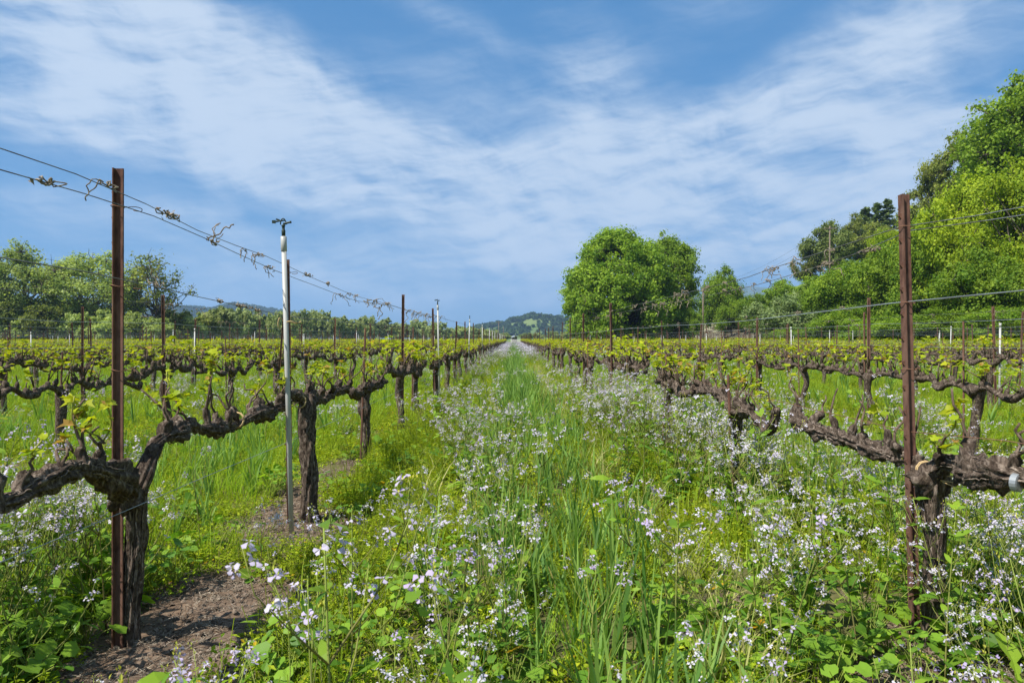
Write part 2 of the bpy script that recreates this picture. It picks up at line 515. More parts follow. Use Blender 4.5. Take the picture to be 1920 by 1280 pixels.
MAT['cane'] = bark_mat('pruned_cane', (0.06, 0.04, 0.028), (0.13, 0.092, 0.065), (0.25, 0.195, 0.145), (60, 60, 20), 0.4, 0.003)
MAT['bark'] = bark_mat('tree_bark', (0.045, 0.035, 0.028), (0.11, 0.088, 0.07), (0.20, 0.17, 0.14), (5, 5, 1.4), 0.8, 0.05)
MAT['dry_tendril'] = bark_mat('dry_tendril', (0.13, 0.10, 0.07), (0.27, 0.22, 0.16), (0.48, 0.42, 0.34), (60, 60, 60), 0.4, 0.003)

m = MT('rusted_steel')
co = m.coord('Object', (1, 1, 0.45))
f = m.noise(38, 6, 0.65, co); f2 = m.noise(7, 4, 0.6, co, 0.5)
c = m.mix(m.rng(f, 0.35, 0.65), (0.075, 0.035, 0.025), (0.21, 0.105, 0.07))
c = m.mix(m.rng(f2, 0.45, 0.7, 0, 0.75), c, (0.30, 0.18, 0.125))
c = m.mix(m.rng(m.rand(), 0, 1, 0, 0.35), c, (0.07, 0.04, 0.035))
MAT['rust'] = m.done(m.bsdf(c, 0.85, 0.2, 0.15, m.bump(f, 0.35, 0.002)))
m = MT('white_plastic_pipe')
co = m.coord('Object', (8, 8, 1.2))
f = m.noise(2.5, 5, 0.6, co)
c = m.mix(m.rng(f, 0.4, 0.72, 0, 0.6), (0.44, 0.44, 0.41), (0.28, 0.265, 0.23))
MAT['pvc'] = m.done(m.bsdf(c, 0.45, 0.4))
m = MT('sprinkler_plastic')
MAT['sprinkler'] = m.done(m.bsdf((0.018, 0.035, 0.026), 0.5, 0.4))
m = MT('trellis_wire')
f = m.noise(6, 3, 0.6, m.coord('Object'))
MAT['wire'] = m.done(m.bsdf(m.mix(m.rng(f, 0.42, 0.62), (0.20, 0.21, 0.21), (0.10, 0.075, 0.06)), 0.55, 0.4, 0.45))
m = MT('galvanised_wire')
f = m.noise(3, 3, 0.6, m.coord('Object'))
MAT['wire_new'] = m.done(m.bsdf(m.mix(m.rng(f, 0.35, 0.7), (0.42, 0.46, 0.49), (0.25, 0.27, 0.27)), 0.45, 0.5, 0.5))
m = MT('rusty_tie_wire')
MAT['tie'] = m.done(m.bsdf((0.22, 0.115, 0.07), 0.7, 0.3, 0.3))
m = MT('straw_twine')
f = m.noise(90, 3, 0.6, m.coord('Object'))
MAT['twine'] = m.done(m.bsdf(m.mix(f, (0.36, 0.24, 0.10), (0.62, 0.46, 0.24)), 0.8, 0.2))
m = MT('weathered_wood')
f = m.noise(3, 5, 0.6, m.coord('Object', (6, 6, 0.6)))
MAT['wood'] = m.done(m.bsdf(m.mix(f, (0.10, 0.075, 0.055), (0.24, 0.19, 0.15)), 0.85, 0.15))
m = MT('white_paint')
f = m.noise(4, 4, 0.6, m.coord('Object'))
MAT['white'] = m.done(m.bsdf(m.mix(f, (0.60, 0.58, 0.52), (0.78, 0.77, 0.74)), 0.6, 0.3))
m = MT('dark_boards')
f = m.noise(5, 4, 0.6, m.coord('Object', (8, 8, 0.5)))
MAT['darkwood'] = m.done(m.bsdf(m.mix(f, (0.03, 0.025, 0.022), (0.07, 0.06, 0.05)), 0.85, 0.15))
m = MT('galvanised_metal')
MAT['galv'] = m.done(m.bsdf((0.28, 0.30, 0.31), 0.5, 0.5, 0.4))
m = MT('cut_wood')
MAT['cutwood'] = m.done(m.bsdf((0.42, 0.29, 0.16), 0.8, 0.2))

# ground: bare soil under the vines, weeds elsewhere, pasture beyond and on the hillside
m = MT('vineyard_ground')
geo = m.n('ShaderNodeNewGeometry')
pos = geo.outputs['Position']
f = m.noise(2.2, 6, 0.6, pos); f2 = m.noise(38, 5, 0.65, pos); f3 = m.noise(0.35, 4, 0.6, pos)
soil = m.mix(m.rng(f, 0.35, 0.65), (0.10, 0.067, 0.043), (0.205, 0.143, 0.098))
soil = m.mix(m.rng(f2, 0.46, 0.66, 0, 0.75), soil, (0.05, 0.036, 0.026))
soil = m.mix(m.rng(m.noise(95, 3, 0.6, pos), 0.62, 0.72, 0, 0.7), soil, (0.24, 0.195, 0.14))
litter = m.mix(m.rng(f2, 0.35, 0.65), (0.075, 0.078, 0.026), (0.14, 0.125, 0.05))
green = m.mix(m.rng(f3, 0.35, 0.65), (0.10, 0.16, 0.03), (0.17, 0.21, 0.05))
dry = m.mix(m.rng(f, 0.35, 0.65), (0.17, 0.16, 0.09), (0.28, 0.24, 0.17))
t = m.tint()          # 0 soil, 0.33 litter, 0.66 green pasture, 1 dry brush
c = m.mix(m.rng(t, 0.05, 0.30), soil, litter)
c = m.mix(m.rng(t, 0.40, 0.62), c, green)
c = m.mix(m.rng(t, 0.72, 0.95), c, dry)
hgt = m.math('ADD', f2, m.math('MULTIPLY', m.noise(140, 3, 0.6, pos), 0.5))
MAT['ground'] = m.done(m.bsdf(c, 0.95, 0.1, 0, m.bump(hgt, 0.4, 0.006)))
m = MT('soil_clod')
f = m.noise(60, 4, 0.6, m.coord('Object'))
c = m.mix(m.rng(m.rand(), 0, 1), (0.06, 0.043, 0.031), (0.23, 0.175, 0.13))
MAT['clod'] = m.done(m.bsdf(c, 0.95, 0.1))
m = MT('hill_meadow')
pos = m.n('ShaderNodeNewGeometry').outputs['Position']
f = m.noise(0.006, 5, 0.6, pos)
c = m.mix(m.rng(f, 0.4, 0.6), (0.085, 0.14, 0.035), (0.14, 0.18, 0.055))
MAT['meadow'] = m.done(m.bsdf(c, 0.95, 0.05))
m = MT('hill_woodland')
pos = m.n('ShaderNodeNewGeometry').outputs['Position']
f = m.noise(0.02, 6, 0.65, pos)
c = m.mix(m.rng(f, 0.4, 0.62), (0.035, 0.06, 0.022), (0.085, 0.115, 0.04))
MAT['woodland'] = m.done(m.bsdf(c, 0.95, 0.05, 0, m.bump(f, 1.0, 12.0)))
# ------------------------------------------------------------------ the setting: ground sheet, hills
def bare(x, y):
    """0..1: how bare the soil is (worked strips under the vines)"""
    x = np.asarray(x, float); y = np.asarray(y, float)
    nz = n2(x, y, 1.1, 3, 21.0)
    b = np.exp(-(row_u(x + 0.05) / 0.42) ** 2) * 0.52 + 0.36 * nz
    for (cx, cy_, rx, ry, s) in [(-1.42, 3.28, .52, .62, 1.15), (-1.40, 4.72, .52, .36, 1.05), (-1.35, 6.9, .28, .35, .8), (1.12, 3.35, .30, .26, .75),
                                 (1.2, 2.6, .26, .24, .7), (-1.36, 2.70, .46, .42, 1.1)]:
        b = b + s * np.exp(-(((x - cx) / rx) ** 2 + ((y - cy_) / ry) ** 2) ** 1.5)
    b = b - 0.55 * np.exp(-(((x + 2.4) / .45) ** 2 + ((y - 3.0) / 1.2) ** 2)) - 0.5 * np.exp(-(((x - 1.9) / .55) ** 2 + ((y - 7.5) / 3.5) ** 2))
    b = b + .16 * n2(x, y, 4.5, 3, 41.0)
    return sstep(0.46, 0.74, b)

def sheet_axis(a, b, n, lo, hi):
    t = np.linspace(-1, 1, n)
    v = a * np.sinh(b * t)
    return v * np.where(v < 0, lo / v.min(), hi / v.max())
gx = sheet_axis(2.2, 9.4, 560, -8000, 8000)
gy = sheet_axis(2.2, 9.4, 560, -8000, 8000) + 4.0
GX, GY = np.meshgrid(gx, gy)
GZ = gh(GX, GY)
bm_ = bare(GX, GY)
vy = (GX > -84) & (GX < 35) & (GY < 152)
tint = np.where(vy, 0.33 * (1 - bm_), 0.66)
hh = hill_h(GX, GY)
brush = sstep(0.4, 1.2, hh) * sstep(90, 105, GY) * sstep(64, 54, GX)
tint = np.where(~vy & (hh > 0.15), np.maximum(0.66, 0.66 + 0.34 * brush), tint)
far_dry = (~vy) & (hh < 0.15) & (GY > 148) & (GY < 400)
tint = np.where(far_dry, 0.66 + 0.2 * (n2(GX, GY, 0.05, 3, 2.0) > 0), tint)
ny, nx = GX.shape
I = np.arange(ny - 1)[:, None] * nx + np.arange(nx - 1)[None, :]
F = np.stack([I, I + 1, I + nx + 1, I + nx], -1).reshape(-1, 4)
G = Geo().add(np.stack([GX, GY, GZ], -1).reshape(-1, 3), F, 0, tint.ravel(), True)
ground = tag(G.obj('ground', MAT['ground']), kind='structure')

def pxw(px, Y):
    return (px - 962) / 1280 * Y
def hill(name, Y, prof, depth, mat, rough, seed, nx=140, ny=46):
    """ridge whose skyline passes the given bearings; rises from the plain in front and falls behind"""
    X = np.array([pxw(p, Y) for p, _ in prof]); H = np.array([1.3 + (635 - y) / 1280 * Y for _, y in prof])
    xs = np.linspace(X[0], X[-1], nx); t = np.linspace(-1, 1, ny)
    XX, TT = np.meshgrid(xs, t)
    YY = Y + TT * depth + depth * 0.12 * n2(XX, TT * depth, 2.0 / depth, 3, seed)
    base = np.interp(XX, X, H)
    fall = np.where(TT < 0, np.cos(np.clip(TT, -1, 0) * np.pi / 2) ** 1.4, np.cos(TT * np.pi / 2))
    # spurs and gullies running down the face
    sp = 1 + rough * fbm(np.stack([XX * 5 / depth + seed, TT * 1.5 + 3, np.full_like(XX, seed)], -1), 4) * (1 - fall ** 3)
    ZZ = base * fall * sp + 0.02 * rough * base * n2(XX, YY, 12 / depth, 3, seed + 4)
    ZZ = np.maximum(ZZ, -2) - 1.0
    I = np.arange(ny - 1)[:, None] * nx + np.arange(nx - 1)[None, :]
    F = np.stack([I, I + 1, I + nx + 1, I + nx], -1).reshape(-1, 4)
    o = Geo().add(np.stack([XX, YY, ZZ], -1).reshape(-1, 3), F, 0, 0.5, True).obj(name, mat)
    tag(o, kind='structure')
    return XX, YY, ZZ
HC = hill('hill', 1500, [(840, 640), (880, 622), (915, 611), (950, 604), (985, 599), (1015, 597), (1045, 599), (1075, 603), (1110, 606), (1160, 606), (1230, 612), (1320, 618), (1420, 640)], 420, MAT['meadow'], 0.55, 2.3)
HL = hill('hill.001', 2300, [(60, 640), (180, 612), (300, 588), (345, 577), (375, 579), (400, 584), (430, 576), (455, 573), (480, 578), (510, 587), (540, 600), (580, 614), (620, 630), (660, 640)], 700, MAT['woodland'], 0.5, 6.1)
HB = hill('hill.002', 5200, [(900, 640), (960, 625), (1010, 612), (1050, 600), (1085, 591), (1130, 585), (1200, 570), (1300, 552), (1370, 538), (1405, 533), (1440, 537), (1520, 560), (1640, 590), (1900, 640)], 1500, MAT['woodland'], 0.5, 9.4)

# ------------------------------------------------------------------ instanced ground cover ("stuff")
PROTO = {}
def protos(key, objs_me):
    c = bpy.data.collections.new('proto_' + key)
    for i, me in enumerate(objs_me):
        o = bpy.data.objects.new('%s_%02d' % (key, i), me)
        c.objects.link(o)
    PROTO[key] = (c, len(objs_me))
def scatter(name, key, pos, yaw, scale, idx, tilt=None, zscale=None, label=None):
    """ONE object of kind stuff: copies of small plants put on points by geometry nodes"""
    c, k = PROTO[key]
    n = len(pos)
    me = bpy.data.meshes.new(name)
    me.vertices.add(n)
    me.vertices.foreach_set('co', np.asarray(pos, np.float32).ravel())
    rot = np.zeros((n, 3), np.float32); rot[:, 2] = yaw
    if tilt is not None: rot[:, :2] = tilt
    a = me.attributes.new('rot', 'FLOAT_VECTOR', 'POINT'); a.data.foreach_set('vector', rot.ravel())
    sc = np.repeat(np.asarray(scale, np.float32)[:, None], 3, 1)
    if zscale is not None: sc[:, 2] = zscale
    a = me.attributes.new('scl', 'FLOAT_VECTOR', 'POINT'); a.data.foreach_set('vector', sc.ravel())
    a = me.attributes.new('pick', 'INT', 'POINT'); a.data.foreach_set('value', np.asarray(idx, np.int32) % k)
    me.update()
    o = mkobj(name, me)
    tag(o, kind='stuff', label=label)
    ng = bpy.data.node_groups.new(name, 'GeometryNodeTree')
    ng.interface.new_socket('Geometry', in_out='INPUT', socket_type='NodeSocketGeometry')
    ng.interface.new_socket('Geometry', in_out='OUTPUT', socket_type='NodeSocketGeometry')
    gi = ng.nodes.new('NodeGroupInput'); go = ng.nodes.new('NodeGroupOutput')
    ip = ng.nodes.new('GeometryNodeInstanceOnPoints')
    ci = ng.nodes.new('GeometryNodeCollectionInfo')
    ci.inputs['Collection'].default_value = c
    ci.inputs['Separate Children'].default_value = True
    ci.inputs['Reset Children'].default_value = True
    def attr(nm, ty):
        a = ng.nodes.new('GeometryNodeInputNamedAttribute'); a.data_type = ty
        a.inputs['Name'].default_value = nm
        return a.outputs['Attribute']
    ip.inputs['Pick Instance'].default_value = True
    e2r = ng.nodes.new('FunctionNodeEulerToRotation')
    lk = ng.links.new
    lk(gi.outputs[0], ip.inputs['Points']); lk(ci.outputs[0], ip.inputs['Instance'])
    lk(attr('pick', 'INT'), ip.inputs['Instance Index'])
    lk(attr('rot', 'FLOAT_VECTOR'), e2r.inputs[0]); lk(e2r.outputs[0], ip.inputs['Rotation'])
    lk(attr('scl', 'FLOAT_VECTOR'), ip.inputs['Scale'])
    lk(ip.outputs[0], go.inputs[0])
    md = o.modifiers.new('copies', 'NODES'); md.node_group = ng
    return o

# --- leaf outlines
def fan(outline, fold=0.0, cup=0.0):
    """a leaf: outline in the xy plane (stem at origin, pointing +x), fanned from its middle; fold lifts the sides"""
    o = np.asarray(outline, float)
    c = np.array([[o[:, 0].mean(), 0.0]])
    P2 = np.vstack([c, o])
    z = np.abs(P2[:, 1]) * fold - cup * (P2[:, 0] ** 2)
    V = np.column_stack([P2, z])
    n = len(o)
    F = np.array([[0, 1 + i, 1 + (i + 1) % n] for i in range(n)])
    return V, F
def lobed(angs_r):
    o = []
    for a, r in angs_r: o.append((0.12 + r * math.cos(R(a)), r * math.sin(R(a))))
    return o
GRAPE = fan(lobed([(-160, .30), (-120, .42), (-95, .34), (-60, .55), (-32, .40), (0, .80), (32, .40), (60, .55), (95, .34), (120, .42), (160, .30)]), 0.22, 0.25)
GRAPE_LO = fan([(0, 0.0), (0.15, -.42), (0.5, -.42), (0.9, 0), (0.5, .42), (0.15, .42)], 0.22, 0.25)
MALLOW = fan(lobed([(180, .25), (-140, .45), (-100, .50), (-65, .46), (-40, .56), (-14, .5), (14, .56), (40, .46), (65, .52), (100, .48), (140, .45)]), 0.1, 0.2)
OVAL = (np.array([[0, 0, 0], [.5, -.24, .05], [1, 0, -.06], [.5, .24, .05]]), np.array([[0, 1, 2], [0, 2, 3]]))
LANCE = (np.array([[0, 0, 0], [.35, -.16, .04], [.7, -.12, .0], [1, 0, -.12], [.7, .12, 0], [.35, .16, .04]]), np.array([[0, 1, 5], [1, 2, 4], [1, 4, 5], [2, 3, 4]]))
RADLEAF = fan([(0, 0), (.12, -.08), (.2, -.03), (.32, -.16), (.42, -.06), (.6, -.24), (.85, -.22), (1, 0), (.85, .22), (.6, .24), (.42, .06), (.32, .16), (.2, .03), (.12, .08)], 0.15, 0.28)
PETAL = (np.array([[0.05, 0, 0], [.45, -.16, .05], [.85, -.38, .0], [1.06, 0, -.10], [.85, .38, .0], [.45, .16, .05]]), np.array([[0, 1, 5], [1, 2, 4], [1, 4, 5], [2, 3, 4]]))

rg = np.random.default_rng(11)
def blades(rng, n, rad, hmin, hmax, wid, bend, seg=4, erect=0.25):
    """a tuft of n tapering blades"""
    G = Geo()
    ang = rng.uniform(0, 2 * np.pi, n); r0 = rad * np.sqrt(rng.random(n))
    bx, by = r0 * np.cos(ang), r0 * np.sin(ang)
    ya = rng.uniform(0, 2 * np.pi, n)
    h = rng.uniform(hmin, hmax, n); wd = wid * rng.uniform(.6, 1.15, n)
    lean = rng.uniform(0, erect, n); bd = bend * rng.uniform(.2, 1.4, n)
    t = np.linspace(0, 1, seg + 1)
    ang_t = lean[:, None] + bd[:, None] * t[None] ** 1.8
    dl = h[:, None] / seg
    dz = np.cumsum(np.concatenate([np.zeros((n, 1)), (np.cos(ang_t) * dl)[:, 1:]], 1), 1)
    dx = np.cumsum(np.concatenate([np.zeros((n, 1)), (np.sin(ang_t) * dl)[:, 1:]], 1), 1)
    wv = wd[:, None] * np.array([0.75, 1.0, 0.95, 0.7, 0.06])[None, :] if seg == 4 else wd[:, None] * np.linspace(1, .08, seg + 1)[None]
    cx = bx[:, None] + dx * np.cos(ya)[:, None]; cyy = by[:, None] + dx * np.sin(ya)[:, None]
    tw = ya[:, None] + np.pi / 2 + rng.uniform(-.6, .6, n)[:, None] * t[None] * 2
    L_ = np.stack([cx - np.cos(tw) * wv / 2, cyy - np.sin(tw) * wv / 2, dz], -1)
    R_ = np.stack([cx + np.cos(tw) * wv / 2, cyy + np.sin(tw) * wv / 2, dz], -1)
    V = np.stack([L_, R_], 2).reshape(-1, 3)
    k = 2 * (seg + 1)
    b = (np.arange(n) * k)[:, None]; s = np.arange(seg)[None] * 2
    F = np.stack([b + s, b + s + 1, b + s + 3, b + s + 2], -1).reshape(-1, 4)
    G.add(V, F, 0, np.repeat(rng.random(n), k), True)
    return G
protos('cereal', [blades(rg, 11, .045, .24, .52, .0150, .6, 4, .24).mesh('cereal_tuft', MAT['grass']) for _ in range(7)])
protos('straw', [blades(rg, 16, .06, .16, .42, .0075, 1.0, 4, .45).mesh('straw_tuft', MAT['straw']) for _ in range(5)])
protos('fine', [blades(rg, 30, .13, .14, .36, .0078, .9, 3, .4).mesh('fine_tuft', MAT['grass_far']) for _ in range(6)])
protos('farg', [blades(rg, 60, .42, .20, .45, .022, .8, 2, .35).mesh('far_tuft', MAT['grass_far']) for _ in range(5)])
def weed_patch(rng, rad, h, n, ls, lo, hi, mat):
    G = Geo()
    a = rng.uniform(0, 2 * np.pi, n); r = rad * np.sqrt(rng.random(n))
    lump = 0.55 + 0.45 * np.sin(3 * a + rng.uniform(0, 6)) * np.cos(r / rad * 4 + rng.uniform(0, 6))
    z = h * (1 - (r / rad) ** 2 * .75) * rng.random(n) ** 0.6 * lump + .008
    pos = np.stack([r * np.cos(a), r * np.sin(a), z], -1)
    m = frames(np.array([0, 0, 1.0]) + rng.normal(0, .42, (n, 3)), rng)
    stamp(G, *OVAL, m, pos, rng.uniform(ls * .6, ls * 1.3, n), 0, np.clip(rng.normal(.45, .27, n), 0, .95) + (rng.random(n) > .985) * 1.0)
    k = max(4, n // 14)
    for i in range(k):
        a0 = rng.uniform(0, 6.28); r1 = rad * math.sqrt(rng.random()) * .8
        p0 = np.array([r1 * math.cos(a0), r1 * math.sin(a0), 0]); p1 = p0 + np.array([rng.normal(0, .04), rng.normal(0, .04), h * rng.uniform(.5, 1.0)])
        add_tube(G, np.array([p0, (p0 + p1) / 2 + rng.normal(0, .01, 3), p1]), .0013, 3, 0, .5, cap=False)
    return G
protos('weed', [weed_patch(rg, .17, rg.uniform(.10, .22), 190, .027, 0, 1, None).mesh('weed_patch', MAT['weed']) for _ in range(7)])
protos('bushy', [weed_patch(rg, .26, rg.uniform(.30, .42), 560, .028, 0, 1, None).mesh('bushy_weed', MAT['weed']) for _ in range(4)])
protos('farw', [weed_patch(rg, .5, .26, 260, .055, 0, 1, None).mesh('far_weed', MAT['weed']) for _ in range(4)])

# --- wild radish: stems, leaves, blossoms
def radish(rng, H, nb, lilac, detail=1.0):
    S, Lf, B = Geo(), Geo(), Geo()
    heads = []
    lean = rng.normal(0, .12, 2)
    main = catmull(np.array([[0, 0, 0], [lean[0] * .3 * H, lean[1] * .3 * H, .4 * H], [lean[0] * H + rng.normal(0, .02), lean[1] * H, H]]), .09)
    purple = rng.random()
    add_tube(S, main, np.linspace(.0042, .0016, len(main)), 4, 0, np.linspace(.3 + .6 * purple, .05, len(main)).repeat(4).tolist() + [.3, .1])
    heads.append((main[-1], main[-1] - main[-2]))
    for b in range(nb):
        t = rng.uniform(.18, .85); i = int(t * (len(main) - 1)); p = main[i]
        a = rng.uniform(0, 6.28); ln = H * (1 - t) * rng.uniform(.7, 1.15) + .08
        out = np.array([math.cos(a), math.sin(a), 0])
        br = catmull(np.array([p, p + out * ln * .32 + [0, 0, ln * .34], p + out * ln * rng.uniform(.42, .62) + [0, 0, ln * .85]]), .07)
        add_tube(S, br, np.linspace(.0026, .0011, len(br)), 3, 0, np.linspace(.2 + .6 * purple, .05, len(br)).repeat(3).tolist() + [.3, .1])
        heads.append((br[-1], br[-1] - br[-2]))
        if rng.random() < .75 * detail:
            for q in range(rng.integers(1, 3)):
                j = int(rng.uniform(.4, .85) * (len(br) - 1)); p2 = br[j]; a2 = a + rng.normal(0, 1.1); l2 = rng.uniform(.08, .2)
                o2 = np.array([math.cos(a2), math.sin(a2), 0])
                b2 = np.array([p2, p2 + o2 * l2 * .4 + [0, 0, l2 * .45], p2 + o2 * l2 * .55 + [0, 0, l2]])
                add_tube(S, b2, np.array([.0016, .0013, .001]), 3, 0, .25)
                heads.append((b2[-1], b2[-1] - b2[-2]))
    fp, fy, fpi = [], [], []
    bp = []
    for (p, d) in heads:
        d = d / (np.linalg.norm(d) + 1e-9)
        nf = rng.integers(2, 8) if rng.random() < .85 else 0
        for q in range(nf):
            aa = rng.uniform(0, 6.28); dn = rng.uniform(-.004, .055)
            rr = .010 + .018 * rng.random() + dn * .25
            c = p - d * dn + np.array([math.cos(aa) * rr, math.sin(aa) * rr, .004])
            fp.append(c); fy.append(aa); fpi.append(rng.uniform(.15, 1.05))
            add_tube(S, np.array([p - d * (dn + .012), c]), .0006, 3, 0, .1, cap=False)
        for q in range(rng.integers(4, 8)):
            bp.append(p + d * rng.uniform(0, .016) + rng.normal(0, .006, 3))
    fp = np.array(fp); fy = np.array(fy); tilt = np.array(fpi)
    nf = len(fp)
    # flower frame: axis leans outwards by tilt; four petals in a cross
    base = rotmats(fy, tilt, np.zeros(nf))
    fsz = rng.uniform(.0092, .0155, nf)
    ft = np.clip(lilac + rng.normal(0, .16, nf), 0, 1)
    for q in range(4):
        loc = rotmats(np.full(nf, q * np.pi / 2 + .25 * (1 if q % 2 else -1)) + rng.normal(0, .12, nf), rng.normal(.05, .42, nf), rng.normal(0, .25, nf))
        stamp(B, *PETAL, base @ loc, fp, fsz * rng.uniform(.88, 1.1, nf), 0, np.clip(ft + rng.normal(0, .05, nf), 0, 1))
    stamp(B, *OVAL, rotmats(rng.uniform(0, 6.28, nf), np.full(nf, -1.1), np.zeros(nf)), fp - np.array([0, 0, .002]), .008, 1, .8)
    bp = np.array(bp); n = len(bp)
    for q in range(2):
        stamp(B, *OVAL, rotmats(rng.uniform(0, 6.28, n), np.full(n, -1.25), np.zeros(n)), bp, rng.uniform(.006, .010, n), 1, rng.random(n))
    # lower lobed leaves and narrow stem leaves
    n1 = int(7 * detail) + 2
    a = rng.uniform(0, 6.28, n1); z = rng.uniform(.01, .22, n1) * H
    stamp(Lf, *RADLEAF, rotmats(a, rng.uniform(-.9, .1, n1), rng.normal(0, .4, n1)), np.stack([np.cos(a) * .01, np.sin(a) * .01, z], -1), rng.uniform(.09, .19, n1), 0, rng.random(n1))
    n2_ = int(22 * detail)
    k = rng.integers(0, len(main), n2_); a = rng.uniform(0, 6.28, n2_)
    stamp(Lf, *LANCE, rotmats(a, rng.uniform(-.7, .2, n2_), rng.normal(0, .4, n2_)), main[k], rng.uniform(.03, .10, n2_), 0, rng.random(n2_))
    return S, Lf, B
RAD = []
for i in range(12):
    lil = [0.0, .08, .55, .15, .75, .1, .4, .05, .62, .2, .3, .12][i]
    RAD.append(radish(rg, rg.uniform(.48, .74), int(rg.integers(4, 8)), lil))
RAD_ME = [(s.mesh('radish_stem', MAT['radish_stem']), l.mesh('radish_leaf', MAT['radish_leaf']), b.mesh('radish_blossom', [MAT['petal'], MAT['bud']])) for s, l, b in RAD]
pm = []
for s, l, b in RAD:
    G = Geo(); G.join(s, 0); G.join(l, 1)
    bb = Geo(); bb.join(b); bb.M = [mm + 2 for mm in bb.M]
    G.join(bb)
    pm.append(G.mesh('radish_plant', [MAT['radish_stem'], MAT['radish_leaf'], MAT['petal'], MAT['bud']]))
protos('radish', pm)
# far radish: bigger, simpler blossoms that still read as white specks
def far_radish(rng, lil):
    G = Geo()
    n = 26
    pos = np.stack([rng.normal(0, .2, n), rng.normal(0, .2, n), rng.uniform(.35, .62, n)], -1)
    for q in range(2):
        stamp(G, np.array([[-.5, -.5, 0], [.5, -.4, .1], [.5, .5, 0], [-.4, .5, .1]]), np.array([[0, 1, 2, 3]]), rotmats(rng.uniform(0, 6.28, n), rng.normal(0, .6, n), rng.normal(0, .6, n)),
              pos + rng.normal(0, .02, (n, 3)), rng.uniform(.025, .045, n), 1, np.clip(lil + rng.normal(0, .15, n), 0, 1))
    for p in pos[::2]:
        add_tube(G, np.array([[p[0] * .5, p[1] * .5, 0], p]), .003, 3, 0, .3, cap=False)
    m = 30
    a = rng.uniform(0, 6.28, m)
    stamp(G, *LANCE, rotmats(a, rng.uniform(-1, 0, m), rng.normal(0, .4, m)), np.stack([rng.normal(0, .15, m), rng.normal(0, .15, m), rng.uniform(0, .35, m)], -1), rng.uniform(.06, .14, m), 2, rng.random(m))
    return G.mesh('far_radish', [MAT['radish_stem'], MAT['petal'], MAT['radish_leaf']])
protos('farradish', [far_radish(rg, l) for l in (.05, .15, .45, .1)])

# --- broadleaf weed
def broadleaf(rng, n, H, ls):
    G, S = Geo(), Geo(); B_ = []
    for i in range(n):
        a = rng.uniform(0, 6.28); r = rng.uniform(.02, .16); h = H * rng.uniform(.35, 1)
        p = np.array([[0, 0, 0], [math.cos(a) * r * .6, math.sin(a) * r * .6, h * .7], [math.cos(a) * r, math.sin(a) * r, h]])
        add_tube(S, catmull(p, .05), .0018, 3, 0, .1, cap=False)
        lv = 0 if rng.random() < .65 else 1
        B_.append((lv, rotmats(np.array([a]), np.array([rng.uniform(-.2, .55)]), rng.normal(0, .3, 1))[0], p[2], ls * rng.uniform(.6, 1.2), int(rng.integers(0, 5)) if rng.random() < .97 else 5))
        stamp(G, *(MALLOW if lv == 0 else RADLEAF), rotmats(np.array([a]), np.array([rng.uniform(-.2, .55)]), rng.normal(0, .3, 1)), p[2:3], ls * rng.uniform(.6, 1.2), 0, min(1, rng.random() * .97 + (.5 if rng.random() > .97 else 0)))
    return S, G, B_
BROAD = [broadleaf(rg, int(rg.integers(18, 30)), rg.uniform(.14, .26), .058) for _ in range(5)]
BROAD_ME = [(s.mesh('weed_stem', MAT['radish_stem']), b) for s, l, b in BROAD]
BLEAF = [[Geo().add(V, F, 0, t).mesh('weed_leaf', MAT['broad']) for t in (.1, .3, .5, .7, .9, .99)] for V, F in (MALLOW, RADLEAF)]
pm = []
for s, l, b in BROAD:
    G = Geo(); G.join(s, 0); G.join(l, 1); pm.append(G.mesh('broadleaf', [MAT['radish_stem'], MAT['broad']]))
protos('broad', pm)
# --- clods and twigs on the bare soil
def clod(rng):
    u = np.linspace(0, 2 * np.pi, 7)[:-1]; V = [[0, 0, .45]]
    for z, r in ((.25, .42), (-.1, .5)):
        V += [[math.cos(a) * r * rng.uniform(.75, 1.2), math.sin(a) * r * rng.uniform(.75, 1.2), z * rng.uniform(.6, 1.3)] for a in u]
    F = [[0, 1 + i, 1 + (i + 1) % 6] for i in range(6)]
    F2 = [[1 + i, 7 + i, 7 + (i + 1) % 6, 1 + (i + 1) % 6] for i in range(6)]
    G = Geo().add(V, F, 0, .5, False)
    G.F.append(np.array(F2)); G.M.append(0); G.S.append(False)
    return G.mesh('clod', MAT['clod'])
protos('clod', [clod(rg) for _ in range(6)])
def twig(rng):
    G = Geo()
    p = np.cumsum(np.vstack([[0, 0, .004], np.column_stack([np.full(4, .04), rng.normal(0, .012, 4), rng.normal(0, .003, 4)])]), 0)
    p[:, 2] = np.abs(p[:, 2]) + .003
    add_tube(G, p, np.linspace(.003, .0014, 5), 4, 0, .5)
    return G.mesh('twig', MAT['cane'])
def litter(rng):
    G = Geo(); n = 14
    stamp(G, np.array([[-.5, -.05, 0], [.5, -.04, .02], [.5, .05, 0], [-.5, .04, .02]]), np.array([[0, 1, 2, 3]]), rotmats(rng.uniform(0, 6.28, n), rng.normal(0, .15, n), rng.normal(0, .3, n)), np.stack([rng.normal(0, .03, n), rng.normal(0, .03, n), rng.uniform(.002, .006, n)], -1), rng.uniform(.012, .035, n))
    return G.mesh('litter', MAT['dry_tendril'])
protos('litter', [litter(rg) for _ in range(5)])
protos('twig', [twig(rg) for _ in range(5)])
